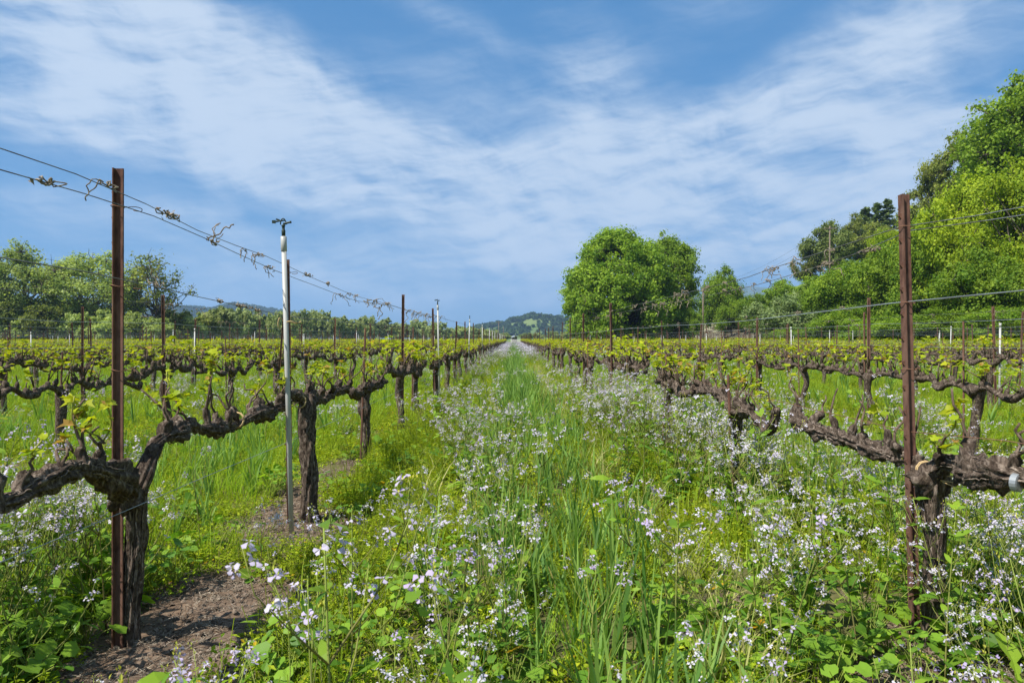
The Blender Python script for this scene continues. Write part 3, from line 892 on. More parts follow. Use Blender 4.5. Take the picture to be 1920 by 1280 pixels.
# ------------------------------------------------------------------ trees
QUAD = (np.array([[-.5, -.34, 0], [.45, -.40, .10], [.55, .36, 0], [-.42, .40, .10]]), np.array([[0, 1, 2, 3]]))
def tree(seed, H, W, trunk, nblob, nleaf, ls, sparse=False, top=1.0, flat=1.0, low=0.0, twigs=True, br=.28, blobs=None, trunk_r=None):
    """wood and crown of one tree: limbs run to clumps, clumps to smaller clumps of leaf-sized faces"""
    rng = np.random.default_rng(seed)
    Wd, Cr = Geo(), Geo()
    cz = (trunk + H) / 2; rz = (H - trunk) / 2
    if blobs is None:
        bl = []
        while len(bl) < nblob:
            v = rng.normal(0, 1, 3); v /= np.linalg.norm(v)
            if v[2] < -.75 + low * 0: v[2] *= .6
            q = v * rng.uniform(.35, .86) ** .6
            r = br * W / 2 * rng.uniform(.65, 1.3)
            lobe = 1 + .22 * math.sin(3 * math.atan2(q[1], q[0]) + seed) + .12 * rng.normal()
            p = np.array([q[0] * W / 2 * lobe, q[1] * W / 2 * lobe, cz + q[2] * rz * flat * (1 + .08 * rng.normal())])
            k = 1 - (1 - top) * max(0, (p[2] - cz) / rz)
            p[:2] *= k
            bl.append((p, r))
    else:
        bl = [(np.array(b[:3], float), b[3]) for b in blobs]
    tr = trunk_r or H * .022
    lean = rng.normal(0, .05, 2) * H
    tp = catmull(np.array([[0, 0, -.6], [lean[0] * .2, lean[1] * .2, trunk * .5], [lean[0] * .5, lean[1] * .5, max(trunk, .1 * H)], [lean[0], lean[1], cz + rz * .35]]), .5)
    rad = np.interp(tp[:, 2], [-.6, 0, trunk, cz + rz * .35], [tr * 1.5, tr * 1.15, tr * .8, tr * .22])
    add_tube(Wd, tp, rad, 9, rough=.16, rs=(1.6, .8), seed=seed)
    subs, sr = [], []
    for (p, r) in bl:
        i = int(np.clip(np.searchsorted(tp[:, 2], p[2] * rng.uniform(.45, .7)), 1, len(tp) - 1))
        s = tp[i]
        mid = s * .5 + p * .5 + np.array([0, 0, -.06 * H]) * rng.uniform(-.3, 1) + rng.normal(0, .03 * W, 3)
        pth = catmull(np.array([s, mid, p]), .6)
        add_tube(Wd, pth, np.linspace(rad[i] * .55, max(.02, tr * .10), len(pth)), 5, rough=.12, rs=(1.4, 1.0), seed=seed + p[0], cap=False)
        nsub = int(rng.integers(9, 15))
        for q in range(nsub):
            v = rng.normal(0, 1, 3); v /= np.linalg.norm(v); v[2] = v[2] * .85 + .12
            c = p + v * r * rng.uniform(.35, 1.25)
            subs.append(c); sr.append(r * rng.uniform(.16, .50))
            if twigs and (sparse or q % 2 == 0):
                pt = np.array([p, (p + c) / 2 + rng.normal(0, r * .12, 3), c + (c - p) * .25])
                add_tube(Wd, pt, np.array([.05, .035, .015]) * (H / 14), 3, cap=False)
    subs = np.array(subs); sr = np.array(sr)
    keep = rng.random(len(subs)) < (.72 if sparse else 1.0)
    subs, sr = subs[keep], sr[keep]
    wgt = sr ** 2; wgt /= wgt.sum()
    k = rng.choice(len(subs), nleaf, p=wgt)
    ofs = rng.normal(0, .72, (nleaf, 3)) * (1 + .35 * (rng.random(nleaf) > .9))[:, None]
    pos = subs[k] + ofs * sr[k][:, None] * np.array([1, 1, .8])
    ct = rng.normal(.48, .22, len(subs))
    t = np.clip(ct[k] + rng.normal(0, .18, nleaf), 0, 1)
    m = frames(ofs * .9 + rng.normal(0, .55, (nleaf, 3)) + np.array([0, 0, .45]), rng)
    stamp(Cr, *QUAD, m, pos, ls * rng.uniform(.45, 1.65, nleaf), 0, t)
    return Wd, Cr
def conifer(seed, H, W, n):
    rng = np.random.default_rng(seed)
    Wd, Cr = Geo(), Geo()
    add_tube(Wd, np.array([[0, 0, -.5], [0, 0, H * .5], [0, 0, H]]), np.array([H * .018, H * .010, .02]), 7)
    lev = rng.uniform(.12, .98, 110)
    P_, T_ = [], []
    for z in lev:
        a = rng.uniform(0, 6.28); ln = W / 2 * (1 - z) ** .8 * rng.uniform(.6, 1.1) + .25
        d = np.array([math.cos(a), math.sin(a), -.12])
        s = np.array([0, 0, z * H])
        ln *= .55 + .9 * abs(math.sin(a * 1.5 + seed + z * 7))
        add_tube(Wd, np.array([s, s + d * ln]), np.array([.03, .01]), 3, cap=False)
        q = rng.random(n // 110)
        P_.append(s + d * ln * q[:, None] + rng.normal(0, .13 * (H / 12), (len(q), 3)))
        T_.append(np.full(len(q), rng.random()))
    P_ = np.vstack(P_); T_ = np.concatenate(T_); k = len(P_)
    stamp(Cr, *QUAD, rotmats(rng.uniform(0, 6.28, k), rng.normal(0, .5, k), rng.normal(0, .5, k)), P_, rng.uniform(.18, .36, k) * (H / 12), 0, np.clip(T_ + rng.normal(0, .2, k), 0, 1))
    return Wd, Cr
TP = {}
def tree_proto(key, geos, leaf):
    TP[key] = [(wd.mesh(key + '_trunk', MAT['bark']), cr.mesh(key + '_crown', MAT[leaf]), hw) for (wd, cr), hw in geos]
# dims: (tree, (H, W))
tree_proto('bright', [(tree(101, 12, 10, .8, 60, 48000, .165), (12, 10)), (tree(102, 12, 9, .8, 56, 46000, .165), (12, 9))], 'bright')
tree_proto('yellow', [(tree(111, 14, 10, 1.2, 58, 50000, .165), (14, 10))], 'yellowish')
tree_proto('oakgreen', [(tree(121, 20, 13, 3.5, 64, 54000, .20), (20, 13))], 'oak')
tree_proto('sparse_oak', [(tree(131, 16, 11, 4, 40, 17000, .21, sparse=True, br=.24), (16, 11)), (tree(132, 12, 10, 3, 36, 18000, .21, sparse=True, br=.26), (12, 10))], 'olive')
tree_proto('dark_oak', [(tree(141, 12, 11, 2.5, 40, 24000, .23), (12, 11))], 'oak_dark')
tree_proto('willow', [(tree(151, 8, 10, .6, 40, 30000, .17), (8, 10))], 'willow')
tree_proto('cotton', [(tree(161, 17, 14, 1.5, 60, 24000, .22, sparse=True, br=.24), (17, 14)), (tree(162, 17, 15, 1.5, 56, 22000, .22, sparse=True, br=.25), (17, 15))], 'cotton')
tree_proto('bare', [(tree(171, 15.5, 11, 4, 34, 2600, .26, sparse=True, br=.30), (15.5, 11))], 'olive')
tree_proto('olive_bush', [(tree(181, 6, 7, .4, 26, 9000, .26), (6, 7))], 'olive')
tree_proto('green_bush', [(tree(191, 5, 6.5, .3, 26, 10000, .24), (5, 6.5))], 'cotton')
tree_proto('conifer', [(conifer(201, 12, 5, 9000), (12, 5))], 'conifer')
tree_proto('fartree', [(tree(211, 8, 9, 1.2, 26, 5200, .45), (8, 9)), (tree(212, 9, 8, 1.6, 24, 4600, .45, sparse=True), (9, 8)), (tree(213, 7, 10, 1.0, 26, 5600, .45), (7, 10))], 'hazytree')
# the big rounded oak pair beside the path: clumps laid along its real outline
def big_oak(seed, outline, nb, nl):
    rng = np.random.default_rng(seed)
    b = []
    while len(b) < nb:
        z = rng.uniform(.6, 16.5)
        r = np.interp(z, *outline)
        a = rng.uniform(0, 6.28); q = rng.uniform(.35, 1.0) ** .55
        br = rng.uniform(.9, 1.7)
        rr = max(0, r * (1 + .10 * math.sin(2 * a + seed)) - br * .8) * q
        b.append((math.cos(a) * rr, math.sin(a) * rr, z, br))
    return tree(seed, 16.5, 14, 2.2, 0, nl, .205, blobs=b, trunk_r=.5)
OAK_L = big_oak(301, ([0, 1.5, 3, 6, 9, 12, 14.5, 16, 16.8], [6.0, 7.6, 8.6, 9.6, 9.4, 8.2, 6.2, 4.0, 1.2]), 300, 140000)
OAK_R = big_oak(302, ([0, 1.5, 3, 6, 9, 12, 14.5, 16, 16.8], [4.6, 5.4, 5.6, 5.8, 6.2, 6.3, 5.2, 3.2, .9]), 150, 64000)
tree_proto('big_oak', [(OAK_L, (16.5, 18.6)), (OAK_R, (16.5, 12))], 'oak')

def plant_tree(key, var, name, px, Y, top_y=None, h=None, wpx=None, label='', group=None, rz=0.0, X=None, cat='tree'):
    """stand a tree on the ground at a bearing and distance; its height follows from where its top is seen"""
    tm, cm_, (H, W) = TP[key][var % len(TP[key])]
    x = pxw(px, Y) if X is None else X
    z = g1(x, Y)
    if h is None: h = 1.3 + (635 - top_y) / 1280 * Y - z
    s = h / H
    sw = s if wpx is None else (wpx / 1280 * Y) / W
    o = empty(name, (x, Y, z - .1), rz)
    o.scale = (sw, sw, s)
    mkobj('trunk', tm, o); mkobj('crown', cm_, o)
    tag(o, label, cat, group)
    return o
GR = 'trees on the hillside beside the vineyard'
plant_tree('big_oak', 0, 'oak_tree', 1160, 104, 448, None, 238, 'broad rounded green oak standing between the path and the hillside', rz=.4)
plant_tree('big_oak', 1, 'oak_tree', 1252, 109, 457, None, 124, 'green oak merging with the broad oak on its hillside flank', rz=1.2)
plant_tree('bright', 0, 'oak_tree', 1290, 103, 575, None, 52, 'low green bushy tree at the foot of the broad oak', rz=2.2)
plant_tree('bright', 1, 'leafy_tree', 1352, 126, 500, None, 80, 'upright green tree beside the utility pole at the hill foot', rz=.3)
plant_tree('bright', 0, 'oak_tree', 1372, 122, 548, None, 62, 'green bushy tree just below the upright tree by the pole', rz=1.0)
plant_tree('bright', 0, 'leafy_tree', 1418, 112, 548, None, 70, 'fresh green tree on the slope between the pole and the grey willow', GR, 1.9)
plant_tree('bright', 1, 'oak_tree', 1466, 112, 522, None, 76, 'round green oak behind the grey-green willow', GR, 2.6)
plant_tree('willow', 0, 'willow_tree', 1492, 84, 545, None, 140, 'grey-green fluffy willow at the vineyard edge', GR, .5)
plant_tree('willow', 0, 'willow_tree', 1448, 92, 592, None, 56, 'small grey-green willow shrub at the bottom of the dry slope', GR, 3.5)
plant_tree('dark_oak', 0, 'oak_tree', 1558, 142, 412, None, 90, 'dark oak behind the tall hillside utility pole', GR, .9)
plant_tree('sparse_oak', 1, 'oak_tree', 1512, 146, 466, None, 52, 'thin olive oak at the low end of the hilltop skyline', GR, 1.7)
plant_tree('sparse_oak', 0, 'oak_tree', 1605, 146, 405, None, 60, 'thin dark oak between the utility pole and the conifers', GR, 2.7)
plant_tree('conifer', 0, 'conifer_tree', 1622, 150, 388, None, 62, 'dark pointed conifer, lowest of the three on the hilltop', 'conifers on the hilltop', .2)
plant_tree('conifer', 0, 'conifer_tree', 1641, 150, 380, None, 66, 'dark pointed conifer, middle of the three on the hilltop', 'conifers on the hilltop', 1.2)
plant_tree('conifer', 0, 'conifer_tree', 1661, 150, 372, None, 62, 'dark pointed conifer, tallest of the three on the hilltop', 'conifers on the hilltop', 2.2)
plant_tree('sparse_oak', 1, 'oak_tree', 1640, 138, 425, None, 95, 'greyish olive oak with a round head below the conifers', GR, .6)
plant_tree('bright', 1, 'leafy_tree', 1556, 84, 506, None, 116, 'bright green tree right behind the grey-green willow', GR, 1.1)
plant_tree('bright', 0, 'leafy_tree', 1606, 74, 486, None, 130, 'bright green leafy tree below the hilltop meadow', GR, 2.4)
plant_tree('bright', 1, 'leafy_tree', 1664, 66, 452, None, 130, 'bright green tree behind the upper part of the nearest rusty post', GR, 3.1)
plant_tree('yellow', 0, 'leafy_tree', 1700, 70, 420, None, 110, 'yellow-green tree top peeping out above the nearest post', GR, 4.1)
plant_tree('bright', 0, 'leafy_tree', 1742, 60, 392, None, 150, 'dense bright green tree just past the nearest rusty post', GR, .8)
plant_tree('yellow', 0, 'leafy_tree', 1812, 57, 330, None, 170, 'yellow-green spring tree in front of the bare-limbed oak', GR, .1)
plant_tree('yellow', 0, 'leafy_tree', 1905, 52, 300, None, 190, 'tall yellow-green spring tree at the edge of the picture', GR, 2.0)
plant_tree('bright', 1, 'leafy_tree', 1850, 49, 465, None, 150, 'low bright green tree in front of the yellow-green trees', GR, 5.0)
plant_tree('bright', 0, 'leafy_tree', 1940, 46, 480, None, 150, 'low green tree cut by the edge of the picture', GR, 1.5)
plant_tree('oakgreen', 0, 'oak_tree', 1945, 72, 128, None, 230, 'tallest green oak rising above all others at the picture edge', GR, .7)
plant_tree('sparse_oak', 0, 'oak_tree', 1800, 90, 258, None, 120, 'open-crowned oak with dark limbs against the sky', GR, 1.4)
plant_tree('sparse_oak', 1, 'oak_tree', 1738, 93, 330, None, 90, 'lower open-crowned oak leaning against the limb-dark oak', GR, 2.9)
plant_tree('oakgreen', 0, 'oak_tree', 1870, 88, 250, None, 120, 'green oak filling the gap between open oak and tallest oak', GR, 3.9)
for i, (px, Y, ty, wp, v) in enumerate([(1545, 64, 598, 100, 0), (1625, 58, 590, 110, 1), (1700, 52, 585, 110, 0), (1770, 48, 575, 120, 1), (1880, 43, 570, 150, 0), (1480, 76, 612, 80, 1), (1960, 42, 585, 120, 1), (1585, 62, 570, 90, 0)]):
    plant_tree('bright', v, 'bush', px, Y, ty, None, wp, 'bright green thicket bush at the hillside foot, ' + ['before the leaning post', 'just before the leaning post', 'behind the leaning post', 'just past the leaning post', 'near the picture edge', 'next to the grey willow', 'cut by the picture edge', 'taller one before the leaning post'][i], 'bushes at the foot of the hillside', i * 1.3, cat='bush')
plant_tree('bright', 0, 'leafy_tree', 1520, 100, 538, None, 92, 'soft green tree between the grey willow and the hillside pole', GR, 5.2)
plant_tree('bright', 1, 'leafy_tree', 1436, 104, 572, None, 66, 'small soft green tree on the dry slope', GR, 4.4)
plant_tree('bright', 0, 'leafy_tree', 1590, 96, 486, None, 100, 'soft green tree below the dark oaks on the hillside', GR, 3.6)
plant_tree('yellow', 0, 'leafy_tree', 1650, 88, 462, None, 84, 'yellow-green tree below the conifers', GR, 2.8)
GL = 'trees along the far side of the vineyard'
plant_tree('cotton', 0, 'cottonwood_tree', 38, 118, 462, None, 175, 'tall fresh green cottonwood at the picture edge', GL, .5)
plant_tree('cotton', 1, 'cottonwood_tree', 165, 122, 472, None, 190, 'wide pale green cottonwood just before the nearest tall post', GL, 1.7)
plant_tree('cotton', 0, 'cottonwood_tree', -70, 116, 475, None, 170, 'cottonwood mostly outside the picture', GL, 2.5)
plant_tree('cotton', 1, 'cottonwood_tree', 222, 130, 520, None, 90, 'lower pale cottonwood hidden behind the nearest tall post', GL, 3.3)
plant_tree('bare', 0, 'cottonwood_tree', 285, 124, 484, None, 120, 'half-leafed dark-limbed tree standing clear beside the cottonwoods', GL, .9)
def pos_word(px):
    for lim, wd in ((-10, 'cut by the picture edge'), (30, 'first from the picture edge'), (60, 'second from the picture edge'), (100, 'under the first cottonwood'), (160, 'between the two big cottonwoods'),
                    (210, 'just before the tallest post'), (240, 'behind the tallest post'), (280, 'just past the tallest post'), (330, 'under the half-leafed tree'), (360, 'just past the half-leafed tree')):
        if px < lim: return wd
    return 'last before the distant tree line'
GB = 'bushes along the far side of the vineyard'
for i, (k, px, Y, ty, wp) in enumerate([('green_bush', 205, 110, 598, 70), ('green_bush', 300, 114, 600, 64), ('olive_bush', 85, 110, 572, 74), ('olive_bush', 12, 112, 565, 80), ('green_bush', 140, 112, 592, 70), ('green_bush', 190, 114, 586, 70), ('green_bush', 250, 116, 590, 70),
                                        ('olive_bush', 320, 126, 580, 70), ('green_bush', 355, 128, 596, 60), ('green_bush', 45, 111, 598, 70), ('olive_bush', 230, 113, 604, 60), ('green_bush', -20, 110, 590, 80), ('olive_bush', 380, 134, 594, 60)]):
    lab = {'olive_bush': 'olive-brown bush below the cottonwoods, %s', 'green_bush': 'fresh green bush below the cottonwoods, %s'}[k]
    plant_tree(k, 0, 'bush', px, Y, ty, None, wp, lab % pos_word(px), GB, i * 1.1, cat='bush')
rt = np.random.default_rng(31)
def ordinal(n):
    one = ['', 'first', 'second', 'third', 'fourth', 'fifth', 'sixth', 'seventh', 'eighth', 'ninth', 'tenth', 'eleventh', 'twelfth', 'thirteenth', 'fourteenth', 'fifteenth', 'sixteenth', 'seventeenth', 'eighteenth', 'nineteenth']
    if n < 20: return one[n]
    ten = {2: 'twent', 3: 'thirt', 4: 'fort'}[n // 10]
    return ten + 'ieth' if n % 10 == 0 else ten + 'y-' + one[n % 10]
edge = [(400, 588), (440, 578), (470, 586), (500, 592), (540, 590), (580, 582), (610, 594), (650, 598), (690, 604), (720, 604), (760, 610), (800, 606), (840, 614), (880, 616), (910, 622)]
i = 0
for px in np.arange(395, 925, 15.0):
    Y = float(np.interp(px, [400, 900], [150, 330]) * rt.uniform(.95, 1.12))
    ty = float(np.interp(px, [e[0] for e in edge], [e[1] for e in edge])) + rt.uniform(-9, 5)
    plant_tree('fartree', i, 'creek_tree', px + rt.uniform(-6, 6), Y, ty, None, float(rt.uniform(34, 52) * np.interp(px, [400, 900], [1.15, .75])),
               'hazy green tree, %s from the half-leafed tree in the distant line' % ordinal(i + 1), 'distant line of trees behind the vineyard', rt.uniform(0, 6))
    i += 1
for px, Y, ty in [(990, 330, 622), (1008, 350, 624), (1040, 320, 622), (1064, 300, 618), (950, 360, 624)]:
    plant_tree('fartree', i, 'creek_tree', px, Y, ty, None, 26, 'small dark distant tree before the green hill, %s' % {990: 'just past the path', 1008: 'second past the path', 1040: 'third past the path', 1064: 'nearest the big oak', 950: 'beside the hut'}[px], 'small trees in front of the green hill', rt.uniform(0, 6)); i += 1
# woodland on the hills: far-off mass
fc = []
rq = np.random.default_rng(77)
for v in range(3):
    G = Geo(); n = 90
    d = rq.normal(0, 1, (n, 3)); d /= np.linalg.norm(d, axis=1, keepdims=True)
    stamp(G, *QUAD, rotmats(rq.uniform(0, 6.28, n), rq.normal(0, .6, n), rq.normal(0, .6, n)), d * np.array([.42, .42, .38]) * (rq.random((n, 1)) ** .3) + [0, 0, .42], rq.uniform(.2, .38, n), 0, rq.random(n))
    fc.append(G.mesh('far_tree', MAT['farwood']))
protos('fartree', fc)
def wood_on(HX, name, n, seed, smin, smax, cut, label):
    XX, YY, ZZ = HX
    rng = np.random.default_rng(seed)
    i = rng.integers(0, XX.shape[0] - 1, n * 4); j = rng.integers(0, XX.shape[1] - 1, n * 4)
    u = rng.random(n * 4); v = rng.random(n * 4)
    def L2(A): return A[i, j] * (1 - u) * (1 - v) + A[i + 1, j] * u * (1 - v) + A[i, j + 1] * (1 - u) * v + A[i + 1, j + 1] * u * v
    X, Y, Z = L2(XX), L2(YY), L2(ZZ)
    k = (Z > 2) & (n2(X, Y, 6.0 / (XX.max() - XX.min()) * 3, 4, seed) + rng.normal(0, .42, len(X)) > cut)
    X, Y, Z = X[k][:n], Y[k][:n], Z[k][:n]
    scatter(name, 'fartree', np.stack([X, Y, Z - 1], -1), rng.uniform(0, 6.28, len(X)), rng.uniform(smin, smax, len(X)), rng.integers(0, 3, len(X)), label=label)
wood_on(HC, 'hill_woodland', 2400, 5, 7, 15, .34, 'dark oaks dotting the green hill')
wood_on(HL, 'hill_woodland', 6500, 6, 8, 17, -.25, 'dense dark woodland on the far ridge')

# dry brush on the slope at the hill foot
bq = np.random.default_rng(19)
def brush_patch(rng):
    G = Geo(); n = 200
    d = rng.normal(0, 1, (n, 3)); d[:, 2] = np.abs(d[:, 2]); d /= np.linalg.norm(d, axis=1, keepdims=True)
    p = d * np.array([.6, .6, .5]) * (rng.random((n, 1)) ** .4)
    stamp(G, *LANCE, frames(d + rng.normal(0, .6, (n, 3)), rng), p, rng.uniform(.14, .3, n), 0, rng.random(n))
    return G.mesh('brush', MAT['brush'])
protos('brush', [brush_patch(bq) for _ in range(4)])
x = bq.uniform(38, 58, 2600); y = bq.uniform(96, 165, 2600)
hh_ = hill_h(x, y)
k = (hh_ > .35) & (hh_ < 8.5) & (n2(x, y, .12, 2, 6.) > -.35)
x, y = x[k], y[k]
scatter('dry_brush', 'brush', np.stack([x, y, gh(x, y) - .05], -1), bq.uniform(0, 6.28, len(x)), bq.uniform(.5, 1.5, len(x)), bq.integers(0, 4, len(x)), label='grey-brown brush on the slope at the hill foot')
# ------------------------------------------------------------------ grapevines
UP = np.array([0, 0, 1.0])
def leafy_shoot(rng, p, d, n, ln, ls, leafset, S=None):
    """stem path and leaf frames of one young shoot"""
    d = d / np.linalg.norm(d)
    q = np.array([p, p + d * ln * .5 + rng.normal(0, .012, 3), p + d * ln + np.array([0, 0, ln * .15]) + rng.normal(0, .015, 3)])
    t = rng.uniform(.25, 1.0, n); t[0] = 1.0
    pos = np.stack([np.interp(t, [0, .5, 1], q[:, a]) for a in range(3)], -1) + rng.normal(0, .006, (n, 3))
    yaw = rng.uniform(0, 6.28, n)
    m = rotmats(yaw, rng.uniform(-.65, .35, n), rng.normal(0, .4, n))
    return q, pos, m, ls * rng.uniform(.55, 1.25, n)
def arm_path(pts, step):
    p = catmull(np.asarray(pts, float), step)
    return p[:, :3], p[:, 3]
def knobby(rad, s, rng, amp=.28, freq=7.0, seed=0.0):
    return rad * (1 + amp * np.clip(fbm(np.stack([s * freq, np.full_like(s, seed), np.full_like(s, 3.0)], -1), 3), -.7, 1.2))
def arclen(p): return np.concatenate([[0], np.cumsum(np.linalg.norm(np.diff(p, axis=0), axis=1))])
def spur_list(rng, path, rad, spacing, skip=.12):
    s = arclen(path); out = []
    t = skip
    while t < s[-1]:
        i = int(np.searchsorted(s, t)); i = min(i, len(path) - 1)
        up = np.array([rng.normal(0, .35), rng.normal(0, .4), 1.0]); up /= np.linalg.norm(up)
        out.append((path[i] + up * rad[i] * .45, up, rng.uniform(.04, .11)))
        t += spacing * rng.uniform(.6, 1.45)
    return out

def hero_vine(name, seed, trunk, arms, label, spacing=.15, nshoot=1.0, tk=.66):
    """trunk / arms: rows of (x, y, z, radius) in world metres"""
    rng = np.random.default_rng(seed)
    base = np.array(trunk[0][:3])
    root = tag(empty(name, tuple(base)), label, 'grapevine', 'old grapevines nearest the camera')
    p, r = arm_path(trunk, .016); r = knobby(r, arclen(p), rng, .14, 4, seed)
    G = Geo(); r = r * tk
    G = Geo(); add_tube(G, p - base, r, 40, rough=.46, rs=(3.6, 4.2), seed=seed, twist=1.4)
    # shreds of bark standing off the trunk
    for q in range(110):
        i = rng.integers(3, len(p) - 12); a = rng.uniform(0, 6.28)
        o = np.array([math.cos(a), math.sin(a), 0])
        k = np.arange(i, min(len(p), i + rng.integers(6, 14)))
        w_ = p[k] - base + o * (r[k] * rng.uniform(.82, 1.02))[:, None] + rng.normal(0, .002, (len(k), 3))
        add_tube(G, w_, np.linspace(.005, .0015, len(k)), 4, 1)
    G.obj('trunk', [MAT['vine_bark'], MAT['bark_strip']], root)
    spurs = []
    for ai, a in enumerate(arms):
        p, r = arm_path(a, .014); s = arclen(p)
        p = p + np.stack([.022 * vnoise(np.stack([s * 5 + seed, s * 0 + q, s * 0], -1)) for q in range(3)], -1)
        r = knobby(r, s, rng, .55, 8.5, seed + ai * 3) * .70
        G = Geo(); add_tube(G, p - base, r, 36, rough=.55, rs=(3.0, 13.0), seed=seed + 2.7 * ai, twist=.9)
        for q in range(90):
            i = rng.integers(3, len(p) - 8); th = rng.uniform(0, 6.28)
            o = np.array([math.cos(th), 0, math.sin(th)])
            k = np.arange(i, min(len(p), i + rng.integers(4, 12)))
            w_ = p[k] - base + o * (r[k] * rng.uniform(1.0, 1.2))[:, None] + rng.normal(0, .003, (len(k), 3))
            add_tube(G, w_, np.linspace(.004, .0012, len(k)), 4, 1)
        G.obj('cordon_arm', [MAT['vine_bark'], MAT['bark_strip']], root)
        spurs += spur_list(rng, p, r, spacing)
    for (c, up, ln) in spurs:
        G = Geo()
        tip = c + up * ln + rng.normal(0, .012, 3)
        k = catmull(np.array([c - up * .03, c + up * ln * .5 + rng.normal(0, .008, 3), tip]), .012)
        t = np.linspace(0, 1, len(k))
        add_tube(G, k - base, np.interp(t, [0, .4, .8, 1], [.028, .021, .026, .013]) * rng.uniform(.6, .95), 16, rough=.62, rs=(2.3, 20.0), seed=seed + c[1] * 9)
        tips = []
        for q in range(int(rng.integers(1, 3))):
            d = up + rng.normal(0, .45, 3); d[2] = abs(d[2]) + .3; d /= np.linalg.norm(d)
            L_ = rng.uniform(.05, .22)
            cp = catmull(np.array([tip - up * .015, tip + d * L_ * .35 + rng.normal(0, .014, 3), tip + d * L_ * .7 + rng.normal(0, .016, 3), tip + d * L_]), .02)
            add_tube(G, cp - base, np.linspace(.0068, .0042, len(cp)), 7, 1)
            tips.append((cp[-1], d)); tips.append((cp[len(cp) // 2], d + rng.normal(0, .6, 3)))
        G.obj('spur', [MAT['vine_bark'], MAT['cane']], root)
        for (tp, d) in tips:
            if rng.random() > .50 * nshoot: continue
            d = d + np.array([rng.normal(0, .5), rng.normal(0, .5), .7])
            n = int(rng.integers(4, 8))
            q, pos, m, sc = leafy_shoot(rng, tp, d, n, rng.uniform(.03, .13), .049, GRAPE)
            GS = Geo(); add_tube(GS, catmull(q, .02) - base, .0032, 5, 0, .5)
            so = GS.obj('shoot', MAT['shoot'], root)
            for i in range(n):
                lo = mkobj('leaf', LEAF_ME[int(rng.integers(0, len(LEAF_ME)))], so)
                mt = Matrix(m[i].tolist()).to_4x4()
                lo.matrix_local = Matrix.Translation(Vector(pos[i] - base)) @ mt @ Matrix.Scale(float(sc[i]), 4)
    return root
rl = np.random.default_rng(55)
LEAF_ME = []
for i in range(12):
    V, F = GRAPE
    V = V * np.array([1, rl.uniform(.85, 1.1), rl.uniform(.6, 2.0)]) + rl.normal(0, .025, V.shape)
    LEAF_ME.append(Geo().add(V, F, 0, [.1, .4, .65, .85, .5, .3, .2, .75, .6, .45, .92, .97][i], False).mesh('grape_leaf', MAT['vine_leaf']))
LV = 'old grapevine with a split trunk beside the tallest post, dirt at its foot'
hero_vine('grapevine', 501, [(-1.66, 2.97, -.22, .066), (-1.665, 2.975, .12, .052), (-1.645, 2.97, .40, .055), (-1.63, 2.95, .60, .064), (-1.61, 3.0, .74, .055), (-1.60, 3.06, .82, .045)],
          [[(-1.60, 3.02, .77, .050), (-1.60, 3.10, .85, .047), (-1.60, 3.26, .87, .042), (-1.60, 3.62, .835, .040), (-1.60, 4.0, .815, .043), (-1.59, 4.42, .84, .036), (-1.55, 4.74, .885, .030)],
           [(-1.63, 2.92, .58, .060), (-1.63, 2.84, .68, .052), (-1.61, 2.66, .78, .050), (-1.60, 2.46, .83, .046), (-1.60, 2.28, .825, .040), (-1.60, 2.10, .80, .038), (-1.60, 1.75, .80, .032)]], LV, tk=.60)
hero_vine('grapevine', 502, [(-1.44, 4.86, -.22, .092), (-1.455, 4.88, .10, .070), (-1.46, 4.88, .40, .064), (-1.475, 4.88, .65, .066), (-1.48, 4.90, .82, .078), (-1.48, 4.92, .90, .055)],
          [[(-1.48, 4.88, .84, .06), (-1.50, 5.05, .87, .05), (-1.53, 5.3, .84, .044), (-1.55, 5.7, .82, .042), (-1.56, 6.1, .86, .04), (-1.56, 6.45, .82, .03)],
           [(-1.48, 4.92, .84, .055), (-1.52, 4.80, .90, .044), (-1.54, 4.62, .93, .03)]],
          'straight-trunked grapevine right behind the nearest white sprinkler pipe')
hero_vine('grapevine', 503, [(-1.55, 7.25, -.2, .078), (-1.56, 7.27, .3, .06), (-1.58, 7.25, .62, .068), (-1.57, 7.28, .80, .075)],
          [[(-1.57, 7.25, .74, .06), (-1.56, 7.5, .80, .05), (-1.55, 7.9, .78, .045), (-1.56, 8.3, .80, .036)],
           [(-1.57, 7.28, .74, .06), (-1.57, 7.05, .80, .06), (-1.56, 6.85, .76, .055), (-1.56, 6.6, .80, .04)]], 'knotted grapevine third along the row from the split-trunk vine', .16)
hero_vine('grapevine', 511, [(1.80, 2.92, -.22, .072), (1.80, 2.91, .2, .058), (1.79, 2.90, .5, .056), (1.77, 2.89, .66, .068), (1.77, 2.89, .74, .06)],
          [[(1.77, 2.85, .70, .058), (1.775, 3.0, .755, .056), (1.78, 3.10, .77, .054), (1.78, 3.36, .765, .046), (1.78, 3.80, .755, .047), (1.78, 4.14, .755, .046), (1.78, 4.27, .80, .04), (1.785, 4.30, .89, .032)],
           [(1.77, 2.92, .70, .058), (1.77, 2.78, .80, .056), (1.77, 2.60, .81, .058), (1.77, 2.42, .83, .05), (1.77, 2.25, .82, .045), (1.77, 1.9, .81, .036)]],
          'grapevine with a long thick bare arm tied to the nearest leaning post', .22, .8)
hero_vine('grapevine', 512, [(1.82, 5.52, -.2, .062), (1.81, 5.5, .3, .05), (1.80, 5.5, .6, .056), (1.80, 5.5, .76, .07)],
          [[(1.80, 5.46, .70, .055), (1.79, 5.7, .80, .048), (1.79, 6.1, .82, .044), (1.78, 6.6, .80, .036), (1.78, 6.9, .84, .028)],
           [(1.80, 5.52, .72, .055), (1.80, 5.3, .77, .045), (1.80, 5.02, .70, .042), (1.80, 4.86, .64, .042), (1.80, 4.74, .70, .038), (1.80, 4.68, .82, .030)]],
          'grapevine with a hooked arm end, blossoms below, second along its row', .15)

